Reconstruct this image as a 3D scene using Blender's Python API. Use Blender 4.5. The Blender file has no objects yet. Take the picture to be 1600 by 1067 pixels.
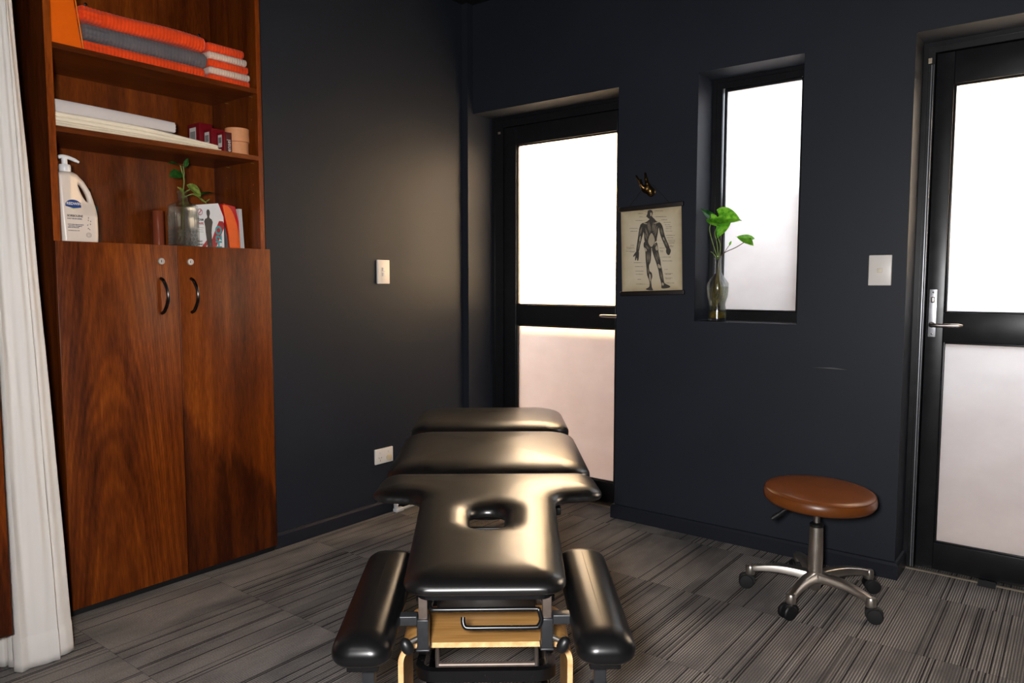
import bpy, bmesh, math, random
import numpy as np
from mathutils import Vector, Matrix
random.seed(7); rng = np.random.default_rng(7)
S = bpy.context.scene
COL = S.collection
PI = math.pi

# ------------------------------------------------------------------ camera, light, exposure
cam = bpy.data.cameras.new('camera'); camo = bpy.data.objects.new('camera', cam); COL.objects.link(camo)
cam.sensor_width = 36; cam.lens = 26.03; cam.clip_start = 0.05
camo.location = (0, 0, 1.13)
camo.rotation_euler = (math.radians(90 - 4.502), 0, math.radians(37.773))
S.camera = camo
S.view_settings.view_transform = 'Standard'; S.view_settings.look = 'None'
S.view_settings.gamma = 1; S.view_settings.use_curve_mapping = False
S.view_settings.exposure = 0.0
S.cycles.max_bounces = 10; S.cycles.diffuse_bounces = 5; S.cycles.glossy_bounces = 4
S.cycles.transmission_bounces = 8; S.cycles.transparent_max_bounces = 12
S.cycles.use_denoising = True
S.cycles.sample_clamp_indirect = 6.0

world = bpy.data.worlds.new('sky'); S.world = world; world.use_nodes = True
bg = world.node_tree.nodes['Background']
bg.inputs[0].default_value = (0.84, 0.91, 1.0, 1); bg.inputs[1].default_value = 7.6

def lamp(name, kind, loc, energy, color, target=None, **kw):
    d = bpy.data.lights.new(name, kind); d.energy = energy; d.color = color
    for k, v in kw.items(): setattr(d, k, v)
    o = bpy.data.objects.new(name, d); COL.objects.link(o); o.location = loc
    if target is not None:
        o.rotation_euler = (Vector(target) - Vector(loc)).to_track_quat('-Z', 'Y').to_euler()
    return o
# low warm sun, from the left beyond the back wall
lamp('sun', 'SUN', (-6, 8, 3), 118, (1.0, 0.70, 0.37), target=(-6 + 1.0, 8 - 0.85, 3 - 0.50), angle=math.radians(6))
# the photographer's soft light above and behind the camera, and an overhead fill added for highlights
lamp('flash_softbox', 'AREA', (-0.08, -0.08, 1.19), 64, (1.0, 0.98, 0.97), target=(-1.4, 2.0, 0.70), shape='DISK', size=0.16)
lamp('overhead_fill', 'AREA', (-0.35, -0.3, 2.50), 8, (1.0, 0.96, 0.93), target=(-0.5, 0.1, 0), shape='RECTANGLE', size=1.2, size_y=0.4)

# ------------------------------------------------------------------ materials
def srgb(*c):
    return tuple(((x / 255) / 12.92 if x / 255 <= 0.04045 else (((x / 255) + 0.055) / 1.055) ** 2.4) for x in c) + (1,)
class NT:
    def __init__(s, name):
        s.m = bpy.data.materials.new(name); s.m.use_nodes = True
        s.t = s.m.node_tree; s.b = s.t.nodes['Principled BSDF']; s.out = s.t.nodes['Material Output']
    def n(s, typ, **kw):
        x = s.t.nodes.new(typ)
        for k, v in kw.items(): setattr(x, k, v)
        return x
    def link(s, a, b): s.t.links.new(a, b)
    def val(s, sock, v):
        if hasattr(v, 'is_linked') or isinstance(v, bpy.types.NodeSocket): s.link(v, sock)
        else: sock.default_value = v
    def math(s, op, a, b=0.0, c=None, clamp=False):
        x = s.n('ShaderNodeMath', operation=op, use_clamp=clamp); s.val(x.inputs[0], a); s.val(x.inputs[1], b)
        if c is not None: s.val(x.inputs[2], c)
        return x.outputs[0]
    def mix(s, f, a, b, blend='MIX'):
        x = s.n('ShaderNodeMix', data_type='RGBA', blend_type=blend); s.val(x.inputs[0], f)
        s.val(x.inputs[6], a); s.val(x.inputs[7], b); return x.outputs[2]
    def obj(s): return s.n('ShaderNodeTexCoord').outputs['Object']
    def sep(s, v):
        x = s.n('ShaderNodeSeparateXYZ'); s.link(v, x.inputs[0]); return x.outputs
    def comb(s, a, b, c):
        x = s.n('ShaderNodeCombineXYZ'); s.val(x.inputs[0], a); s.val(x.inputs[1], b); s.val(x.inputs[2], c); return x.outputs[0]
    def mapv(s, v, sc, loc=(0, 0, 0)):
        x = s.n('ShaderNodeMapping'); s.link(v, x.inputs[0]); x.inputs['Scale'].default_value = sc; x.inputs['Location'].default_value = loc
        return x.outputs[0]
    def noise(s, v, scale=5, detail=3, rough=0.5, dist=0.0):
        x = s.n('ShaderNodeTexNoise'); s.link(v, x.inputs['Vector']); x.inputs['Scale'].default_value = scale
        x.inputs['Detail'].default_value = detail; x.inputs['Roughness'].default_value = rough
        x.inputs['Distortion'].default_value = dist
        return x.outputs[0]
    def ramp(s, f, stops):
        x = s.n('ShaderNodeValToRGB'); s.val(x.inputs[0], f); e = x.color_ramp.elements
        while len(e) < len(stops): e.new(0.5)
        for i, (p, c) in enumerate(stops): e[i].position = p; e[i].color = c
        return x.outputs[0]
    def bump(s, h, strength=0.2, dist=0.002):
        x = s.n('ShaderNodeBump'); x.inputs['Strength'].default_value = strength; x.inputs['Distance'].default_value = dist
        s.link(h, x.inputs['Height']); s.link(x.outputs[0], s.b.inputs['Normal'])
    def set(s, **kw):
        for k, v in kw.items(): s.val(s.b.inputs[k.replace('_', ' ')], v)
        return s

def plain(name, col, rough=0.5, metal=0.0, var=0.06, nscale=30, bump=0.0, spec=0.5, **kw):
    t = NT(name); o = t.obj(); n = t.noise(o, nscale, 3)
    c = srgb(*col); lo = tuple(max(0, x * (1 - var)) for x in c[:3]) + (1,); hi = tuple(min(1, x * (1 + var)) for x in c[:3]) + (1,)
    t.set(Base_Color=t.ramp(n, [(0.3, lo), (0.7, hi)]), Metallic=metal)
    t.b.inputs['Specular IOR Level'].default_value = spec
    t.set(Roughness=t.math('ADD', t.math('MULTIPLY', n, 0.08), rough - 0.04))
    if bump: t.bump(t.noise(o, nscale * 8, 2), bump, 0.001)
    for k, v in kw.items(): t.b.inputs[k.replace('_', ' ')].default_value = v
    return t.m

def wall_paint(name, col, rough=0.5):
    t = NT(name); o = t.obj()
    n = t.noise(o, 2.2, 4, 0.6); f = t.noise(o, 180, 2)
    c = srgb(*col)
    t.set(Base_Color=t.ramp(n, [(0.3, tuple(x * 0.92 for x in c[:3]) + (1,)), (0.75, tuple(x * 1.08 for x in c[:3]) + (1,))]),
          Roughness=t.math('ADD', t.math('MULTIPLY', n, 0.12), rough))
    t.b.inputs['Specular IOR Level'].default_value = 0.26
    t.bump(f, 0.12, 0.0006)
    return t.m

def wood(name, mode='straight', axis='z', yc=0.0, zc=0.0, seed=0.0, bright=1.0, dark_patch=None):
    """reddish hardwood; grain runs along `axis`; mode cathedral draws nested arches about yc"""
    t = NT(name); x, y, z = t.sep(t.obj())
    if axis == 'z': a, b, c = t.math('ADD', x, y), z, x
    elif axis == 'y': a, b, c = t.math('ADD', x, z), y, z
    else: a, b, c = t.math('ADD', y, z), x, z
    warp = t.noise(t.comb(t.math('MULTIPLY', a, 5.0), t.math('MULTIPLY', b, 1.3), seed), 1.0, 3, 0.55)
    if mode == 'cathedral':
        d = t.math('SUBTRACT', a, yc)
        arch = t.math('ADD', t.math('MULTIPLY', t.math('ABSOLUTE', t.math('MULTIPLY', d, d)), 26.0), t.math('MULTIPLY', t.math('SUBTRACT', b, zc), 0.62))
        ph = t.math('ADD', arch, t.math('MULTIPLY', warp, 0.35))
        ring = t.math('SINE', t.math('MULTIPLY', ph, 75.0))
        ring2 = t.math('SINE', t.math('MULTIPLY', ph, 23.0))
    else:
        ph = t.math('ADD', t.math('MULTIPLY', a, 1.0), t.math('MULTIPLY', warp, 0.16))
        ring = t.math('SINE', t.math('MULTIPLY', ph, 120.0))
        ring2 = t.math('SINE', t.math('MULTIPLY', ph, 47.0))
    streak = t.noise(t.comb(t.math('MULTIPLY', a, 62.0), t.math('MULTIPLY', b, 4.5), seed + 3), 1.0, 4, 0.65)
    pores = t.noise(t.comb(t.math('MULTIPLY', a, 300.0), t.math('MULTIPLY', b, 26.0), seed + 9), 1.0, 2, 0.5)
    band = t.noise(t.comb(t.math('MULTIPLY', a, 8.0), t.math('MULTIPLY', b, 1.1), seed + 5), 1.0, 2, 0.5)
    f = t.math('ADD', t.math('MULTIPLY', streak, 0.34), t.math('MULTIPLY', band, 0.62))
    f = t.math('ADD', f, t.math('MULTIPLY', ring, 0.022 if mode == 'straight' else 0.04)); f = t.math('ADD', f, t.math('MULTIPLY', ring2, 0.022 if mode == 'straight' else 0.045))
    f = t.math('ADD', f, t.math('MULTIPLY', t.math('SUBTRACT', pores, 0.5), 0.34))
    if dark_patch:   # darker heartwood figure, a tall flame shape rising from the bottom
        (y0, y1, ztop) = dark_patch
        w = t.noise(t.comb(t.math('MULTIPLY', a, 14.0), t.math('MULTIPLY', b, 1.1), seed + 20), 1.0, 3, 0.6)
        top = t.math('ADD', t.math('SUBTRACT', ztop - 0.22, t.math('MULTIPLY', t.math('SUBTRACT', a, y0), 1.0)), t.math('MULTIPLY', w, 0.60))
        mz = t.math('MULTIPLY', t.math('SUBTRACT', top, b), 14.0, clamp=True)
        my = t.math('MULTIPLY', t.math('SUBTRACT', y1, a), 40.0, clamp=True)
        f = t.math('SUBTRACT', f, t.math('MULTIPLY', t.math('MULTIPLY', mz, my), 0.19))
    k = bright
    C = lambda r, g, b_: tuple(v * k for v in srgb(r, g, b_)[:3]) + (1,)
    col = t.ramp(f, [(0.20, C(48, 15, 2)), (0.40, C(88, 37, 5)), (0.57, C(118, 55, 9)), (0.78, C(152, 82, 18))])
    t.set(Base_Color=col, Roughness=t.math('ADD', t.math('MULTIPLY', pores, 0.14), 0.27))
    t.b.inputs['Specular IOR Level'].default_value = 0.32
    t.bump(pores, 0.06, 0.0006)
    return t.m

def carpet_mat():
    t = NT('ribbed_carpet_tile'); o = t.obj(); x, y, z = t.sep(o)
    tx = t.math('DIVIDE', t.math('ADD', x, 10.13), 0.5); ty = t.math('DIVIDE', t.math('ADD', y, 10.02), 0.5)
    ix = t.math('FLOOR', tx); iy = t.math('FLOOR', ty)
    wn = t.n('ShaderNodeTexWhiteNoise', noise_dimensions='2D'); t.link(t.comb(ix, iy, 0), wn.inputs[0]); rnd = wn.outputs[0]
    wob = t.math('MULTIPLY', t.math('SUBTRACT', t.noise(o, 60, 2), 0.5), 0.0012)
    xw = t.math('ADD', x, wob)
    ribs = t.math('SINE', t.math('MULTIPLY', xw, 2 * PI / 0.0080))       # fine ribs along Y
    def lines(cell, thr, off):
        """thin dark lines, differently placed on every tile"""
        u = t.math('DIVIDE', xw, cell); w = t.n('ShaderNodeTexWhiteNoise', noise_dimensions='3D')
        t.link(t.comb(t.math('FLOOR', u), t.math('ADD', iy, off), 0), w.inputs[0])
        core = t.math('LESS_THAN', t.math('ABSOLUTE', t.math('SUBTRACT', t.math('FRACT', u), 0.5)), 0.26)
        return t.math('MULTIPLY', t.math('GREATER_THAN', w.outputs[0], thr), core)
    ln = t.math('MAXIMUM', lines(0.0080, 0.90, 0.0), t.math('MULTIPLY', lines(0.0096, 0.93, 7.0), 0.6))
    # soft zones where the ribs fade into plain loop pile
    zone = t.noise(t.comb(t.math('ADD', t.math('MULTIPLY', x, 7.0), t.math('MULTIPLY', rnd, 31.0)), t.math('ADD', t.math('MULTIPLY', y, 2.2), t.math('MULTIPLY', iy, 9.0)), 0.0), 1.0, 3, 0.55)
    zone = t.math('MULTIPLY', t.math('SUBTRACT', zone, 0.36), 4.0, clamp=True)
    pile = t.noise(o, 230, 3, 0.75); big = t.noise(o, 3.0, 3)
    c = t.mix(rnd, srgb(84, 82, 84), srgb(98, 95, 95))
    c = t.mix(t.math('MULTIPLY', t.math('SUBTRACT', pile, 0.25), 1.1, clamp=True), t.mix(0.55, c, srgb(40, 38, 38)), t.mix(0.45, c, srgb(158, 152, 148)))
    ribw = t.math('MULTIPLY', t.math('POWER', t.math('ADD', t.math('MULTIPLY', ribs, 0.5), 0.5), 2.0), t.math('ADD', 0.14, t.math('MULTIPLY', zone, 0.72)))
    ribw = t.math('MULTIPLY', ribw, t.math('ADD', 0.25, t.math('MULTIPLY', pile, 1.4)), clamp=True)
    c = t.mix(ribw, c, srgb(186, 178, 170))
    c = t.mix(t.math('MULTIPLY', ln, 0.92), c, srgb(26, 24, 28))
    seam = t.math('LESS_THAN', t.math('MINIMUM', t.math('FRACT', tx), t.math('FRACT', ty)), 0.004)
    c = t.mix(t.math('MULTIPLY', seam, 0.45), c, srgb(25, 24, 26))
    c = t.mix(t.math('MULTIPLY', t.math('SUBTRACT', big, 0.4), 0.3), c, srgb(92, 89, 88))
    t.set(Base_Color=c, Roughness=0.92); t.b.inputs['Specular IOR Level'].default_value = 0.15
    h = t.math('ADD', t.math('MULTIPLY', ribs, 0.4), pile); h = t.math('SUBTRACT', h, ln)
    t.bump(h, 0.7, 0.0018)
    return t.m

def leather(name, col, rough=0.36, spec=0.5, bump=0.05, coat=0.0):
    t = NT(name); o = t.obj(); v = t.n('ShaderNodeTexVoronoi'); t.link(o, v.inputs['Vector']); v.inputs['Scale'].default_value = 620
    n = t.noise(o, 14, 4, 0.6); big = t.noise(o, 6, 2)
    c = srgb(*col)
    t.set(Base_Color=t.ramp(n, [(0.3, tuple(x * 0.8 for x in c[:3]) + (1,)), (0.75, tuple(x * 1.15 for x in c[:3]) + (1,))]),
          Roughness=t.math('ADD', t.math('MULTIPLY', n, 0.03), rough - 0.015))
    t.b.inputs['Specular IOR Level'].default_value = spec
    if bump: t.bump(v.outputs[0], bump, 0.0004)
    if coat: t.b.inputs['Coat Weight'].default_value = coat; t.b.inputs['Coat Roughness'].default_value = 0.29; t.b.inputs['Coat IOR'].default_value = 1.6
    return t.m

def frosted():
    t = NT('frosted_glass'); o = t.obj()
    x, y, z = t.sep(o)
    n = t.noise(t.mapv(o, (2.2, 1, 3.0)), 3.0, 4, 0.6)
    tr = t.n('ShaderNodeBsdfTranslucent'); t.link(t.ramp(n, [(0.25, (0.80, 0.78, 0.77, 1)), (0.75, (0.93, 0.92, 0.91, 1))]), tr.inputs[0])
    rf = t.n('ShaderNodeBsdfRefraction'); rf.inputs['Roughness'].default_value = 0.42; rf.inputs['IOR'].default_value = 1.12
    rf.inputs['Color'].default_value = (0.95, 0.94, 0.93, 1)
    gl = t.n('ShaderNodeBsdfGlossy'); gl.inputs['Roughness'].default_value = 0.35
    m1 = t.n('ShaderNodeMixShader'); m1.inputs[0].default_value = 0.45; t.link(tr.outputs[0], m1.inputs[1]); t.link(rf.outputs[0], m1.inputs[2])
    m2 = t.n('ShaderNodeMixShader'); m2.inputs[0].default_value = 0.04; t.link(m1.outputs[0], m2.inputs[1]); t.link(gl.outputs[0], m2.inputs[2])
    t.link(m2.outputs[0], t.out.inputs[0]); t.t.nodes.remove(t.b)
    return t.m

def clear_glass(name, tint=(0.97, 0.985, 0.98, 1), clear=0.80, rough=0.02, ior=1.45, gloss=0.02):
    """thin clear glass: much of the light passes straight through, the rest refracts and reflects"""
    t = NT(name); n = t.noise(t.obj(), 40, 2)
    g = t.n('ShaderNodeBsdfGlass'); g.inputs['Color'].default_value = tint; g.inputs['IOR'].default_value = ior
    t.link(t.math('MULTIPLY', n, rough), g.inputs['Roughness'])
    tr = t.n('ShaderNodeBsdfTransparent'); tr.inputs[0].default_value = tint
    mx = t.n('ShaderNodeMixShader'); mx.inputs[0].default_value = clear
    t.link(g.outputs[0], mx.inputs[1]); t.link(tr.outputs[0], mx.inputs[2])
    gs = t.n('ShaderNodeBsdfGlossy'); gs.inputs['Roughness'].default_value = 0.12; m3 = t.n('ShaderNodeMixShader'); m3.inputs[0].default_value = gloss
    t.link(mx.outputs[0], m3.inputs[1]); t.link(gs.outputs[0], m3.inputs[2]); t.link(m3.outputs[0], t.out.inputs[0]); t.t.nodes.remove(t.b)
    return t.m

def ribbed_cloth(name, col, period=0.011, axis=1, strength=0.5):
    t = NT(name); o = t.obj(); s = t.sep(o)
    r = t.math('SINE', t.math('ADD', t.math('MULTIPLY', s[axis], 2 * PI / period), t.math('MULTIPLY', t.noise(o, 30, 2), 2.0)))
    f = t.noise(o, 500, 2, 0.7); n = t.noise(o, 25, 3); c = srgb(*col)
    t.set(Base_Color=t.ramp(t.math('ADD', t.math('MULTIPLY', r, 0.16), n), [(0.25, tuple(x * 0.78 for x in c[:3]) + (1,)), (0.75, c)]), Roughness=0.95)
    t.b.inputs['Specular IOR Level'].default_value = 0.1; t.b.inputs['Sheen Weight'].default_value = 0.15
    t.bump(t.math('ADD', r, f), strength, 0.0018)
    return t.m

def leaf_mat(name, c1, c2):
    t = NT(name); o = t.obj(); n = t.noise(o, 45, 4, 0.6)
    t.set(Base_Color=t.ramp(n, [(0.35, srgb(*c1)), (0.65, srgb(*c2))]), Roughness=0.38)
    t.b.inputs['Specular IOR Level'].default_value = 0.4
    tl = t.n('ShaderNodeBsdfTranslucent'); t.link(t.ramp(n, [(0.35, srgb(*[min(255, int(v * 1.25)) for v in c1])), (0.65, srgb(*[min(255, int(v * 1.3)) for v in c2]))]), tl.inputs[0])
    mx = t.n('ShaderNodeMixShader'); mx.inputs[0].default_value = 0.45
    t.link(t.b.outputs[0], mx.inputs[1]); t.link(tl.outputs[0], mx.inputs[2]); t.link(mx.outputs[0], t.out.inputs[0])
    return t.m

def parchment():
    t = NT('aged_parchment_paper'); o = t.obj(); x, y, z = t.sep(o)
    ex = t.math('DIVIDE', t.math('ABSOLUTE', x), 0.152); ez = t.math('DIVIDE', t.math('ABSOLUTE', z), 0.190)
    e = t.math('POWER', t.math('MAXIMUM', ex, ez), 5.0); n = t.noise(o, 18, 4, 0.6)
    f = t.math('ADD', t.math('MULTIPLY', e, 0.6), t.math('MULTIPLY', n, 0.35))
    t.set(Base_Color=t.ramp(f, [(0.1, srgb(212, 200, 176)), (0.45, srgb(196, 181, 150)), (0.95, srgb(142, 120, 82))]), Roughness=0.8)
    return t.m

def ply_face():
    t = NT('oak_veneer_plywood'); o = t.obj(); n = t.noise(t.mapv(o, (3, 60, 60)), 1.5, 4, 0.6)
    t.set(Base_Color=t.ramp(n, [(0.3, srgb(150, 104, 52)), (0.7, srgb(196, 148, 86))]), Roughness=0.4)
    return t.m
def ply_edge():
    t = NT('plywood_edge_layers'); o = t.obj(); n = t.noise(t.mapv(o, (40, 3, 40)), 1.5, 3)
    t.set(Base_Color=t.ramp(n, [(0.3, srgb(206, 158, 104)), (0.7, srgb(238, 196, 142))]), Roughness=0.5)
    return t.m

M = dict(
    wall=wall_paint('dark_slate_wall_paint', (34, 38, 46), 0.46),
    trim=wall_paint('dark_slate_trim_paint', (34, 36, 43), 0.32),
    ceiling=wall_paint('black_ceiling_paint', (14, 14, 15), 0.8),
    carpet=carpet_mat(),
    frame=plain('black_powder_coated_aluminium', (30, 31, 34), 0.30, 0.35, 0.1, 20, 0.03),
    frosted=frosted(),
    woodL=wood('hardwood_door_cathedral', 'cathedral', yc=0.17, zc=0.1, seed=1.3),
    woodR=wood('hardwood_door_straight', 'straight', seed=4.7, dark_patch=(0.42, 0.90, 0.62)),
    woodP=wood('hardwood_back_panel', 'straight', seed=8.1, bright=1.05),
    woodE=wood('hardwood_edge', 'straight', seed=2.2, bright=1.6),
    woodS=wood('hardwood_shelf', 'straight', axis='y', seed=6.2, bright=0.9),
    woodK=wood('hardwood_side', 'straight', seed=11.4, bright=0.8),
    black=plain('black_plastic', (16, 16, 17), 0.42, 0, 0.1, 60),
    kick=plain('black_kickboard', (8, 8, 9), 0.6),
    chrome=plain('polished_chrome', (186, 180, 178), 0.30, 1.0, 0.04, 12),
    cast=plain('polished_cast_aluminium', (205, 198, 190), 0.34, 1.0, 0.08, 18),
    satin=plain('satin_stainless_steel', (190, 192, 198), 0.34, 0.8, 0.06, 90),
    darkchrome=plain('dark_nickel_handle', (70, 66, 66), 0.14, 1.0),
    white=plain('white_switch_plastic', (226, 220, 214), 0.35, 0, 0.02, 10),
    tabsteel=plain('dark_grey_powder_coated_steel', (46, 47, 50), 0.36, 0.3, 0.1, 80, 0.1),
    blacksteel=plain('black_enamelled_steel', (18, 18, 20), 0.26, 0.2),
    bronzepost=plain('brushed_bare_steel_post', (112, 100, 92), 0.42, 0.6, 0.1, 60),
    leather=leather('black_vinyl_upholstery', (11, 10, 10), 0.31, 0.8, 0.0, 0.35),
    armleather=leather('black_glossy_vinyl_upholstery', (12, 12, 13), 0.30, 0.4, 0.0),
    tan=leather('tan_leather', (112, 60, 21), 0.33, 0.45),
    tanseam=leather('tan_leather_piping', (104, 54, 20), 0.45, 0.4),
    ply=ply_face(), plye=ply_edge(),
    curtain=None,
    orange=plain('orange_leatherette', (240, 104, 10), 0.32, 0, 0.03, 12, 0.05),
    orangeedge=plain('orange_edge_piping', (250, 132, 34), 0.35),
    towelO=ribbed_cloth('orange_ribbed_towelling', (250, 78, 28), 0.0125),
    towelG=ribbed_cloth('grey_ribbed_towelling', (108, 104, 108), 0.0125),
    towelW=ribbed_cloth('cream_ribbed_towelling', (232, 208, 190), 0.011),
    sheetW=plain('white_cotton_sheet', (206, 200, 200), 0.9, 0, 0.03, 14, 0.2),
    sheetC=plain('cream_cotton_sheet', (236, 226, 206), 0.9, 0, 0.04, 14, 0.2),
    maroon=plain('dark_red_carton', (120, 14, 26), 0.35, 0, 0.08, 10),
    maroond=plain('deep_maroon_carton', (70, 12, 18), 0.4, 0, 0.08, 10),
    label=plain('white_paper_label', (222, 218, 214), 0.6, 0, 0.02),
    ink=plain('black_ink', (22, 20, 20), 0.6), inkg=plain('grey_ink', (98, 94, 88), 0.7), inkm=plain('sepia_grey_ink', (62, 57, 52), 0.7, 0, 0.35, 260),
    tape=plain('skin_coloured_tape', (222, 152, 104), 0.6, 0, 0.05, 60, 0.15),
    bottle=plain('cream_bottle_plastic', (226, 212, 200), 0.30, 0, 0.02, 8),
    pump=plain('white_pump_plastic', (232, 232, 234), 0.3, 0, 0.02, 8),
    blue=plain('dark_blue_print', (22, 62, 128), 0.4, 0, 0.05), navy=plain('navy_print', (50, 56, 92), 0.5),
    lime=plain('lime_print', (170, 205, 90), 0.4),
    teal=plain('teal_plastic', (24, 92, 98), 0.4),
    tubem=plain('amber_brown_tube', (128, 62, 40), 0.18, 0, 0.05, 10),
    cardw=plain('white_gloss_card', (226, 226, 228), 0.3, 0, 0.02), redp=plain('dark_red_print', (160, 22, 34), 0.35),
    tealp=plain('turquoise_print', (40, 150, 160), 0.35), figb=plain('charcoal_print', (46, 42, 44), 0.35, 0, 0.3, 40),
    greyp=plain('grey_card', (74, 74, 80), 0.4), redc=plain('red_card', (200, 24, 34), 0.35), orangec=plain('orange_card', (250, 100, 16), 0.35),
    paper=plain('white_paper', (220, 218, 216), 0.7, 0, 0.03),
    brass=plain('aged_dark_brass', (128, 100, 60), 0.30, 1.0, 0.35, 60),
    rod=plain('black_stained_wood', (26, 20, 18), 0.5, 0, 0.15, 30),
    cord=plain('black_cord', (18, 17, 17), 0.8),
    parch=parchment(), 
    glass=clear_glass('clear_glass', clear=0.62), cutglass=clear_glass('cut_glass', clear=0.60, gloss=0.05), water=clear_glass('murky_water', (0.95, 0.96, 0.88, 1), 0.75, 0.0, 1.33),
    leafd=leaf_mat('dark_green_leaf', (24, 78, 30), (58, 118, 46)), leafl=leaf_mat('fresh_green_leaf', (58, 128, 24), (120, 176, 52)),
    leafp=leaf_mat('pale_green_leaf', (120, 150, 60), (168, 188, 96)),
    stem=plain('brown_green_stem', (96, 74, 44), 0.5, 0, 0.2, 80), stemg=plain('green_stem', (112, 132, 60), 0.5, 0, 0.2, 80),
    root=plain('pale_root', (168, 150, 90), 0.6, 0, 0.2, 120), sediment=plain('yellow_brown_sediment', (120, 100, 34), 0.8, 0, 0.3, 200),
    rubber=plain('black_rubber', (12, 12, 13), 0.55, 0, 0.1, 60),
    brassp=plain('brass_shelf_pin', (170, 130, 70), 0.35, 0.9),
    gold=plain('dull_aluminium_strip', (196, 182, 160), 0.35, 0.8), sill=plain('weathered_door_sill', (96, 82, 66), 0.6, 0, 0.2, 60),
    render=plain('exterior_render', (172, 138, 112), 0.9, 0, 0.1, 4), paving=plain('exterior_paving', (205, 186, 172), 0.9, 0, 0.1, 6),
)
def curtain_mat():
    t = NT('white_curtain_cotton'); o = t.obj(); n = t.noise(o, 3, 3); f = t.noise(o, 700, 2)
    c = srgb(226, 221, 216)
    t.set(Base_Color=t.ramp(n, [(0.3, tuple(v * 0.94 for v in c[:3]) + (1,)), (0.7, c)]), Roughness=0.85)
    t.b.inputs['Specular IOR Level'].default_value = 0.15
    t.bump(t.math('ADD', f, t.math('MULTIPLY', t.noise(o, 9, 4, 0.6), 4.0)), 0.25, 0.002)
    tl = t.n('ShaderNodeBsdfTranslucent'); tl.inputs[0].default_value = c
    mx = t.n('ShaderNodeMixShader'); mx.inputs[0].default_value = 0.12
    t.link(t.b.outputs[0], mx.inputs[1]); t.link(tl.outputs[0], mx.inputs[2]); t.link(mx.outputs[0], t.out.inputs[0])
    return t.m
M['curtain'] = curtain_mat()

# ------------------------------------------------------------------ mesh tools
ORG = {}
def root(name, label, cat, loc=(0, 0, 0), rz=0.0, group=None, kind=None, rot=None):
    o = bpy.data.objects.new(name, None); COL.objects.link(o); o.empty_display_size = 0.05
    o.location = loc; o.rotation_euler = rot or (0, 0, rz)
    if label: o['label'] = label
    if cat: o['category'] = cat
    if group: o['group'] = group
    if kind: o['kind'] = kind
    ORG[o.name] = Vector((0, 0, 0))
    return o
def tag(o, label, cat, group=None, kind=None):
    if label: o['label'] = label
    if cat: o['category'] = cat
    if group: o['group'] = group
    if kind: o['kind'] = kind
    return o

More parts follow.
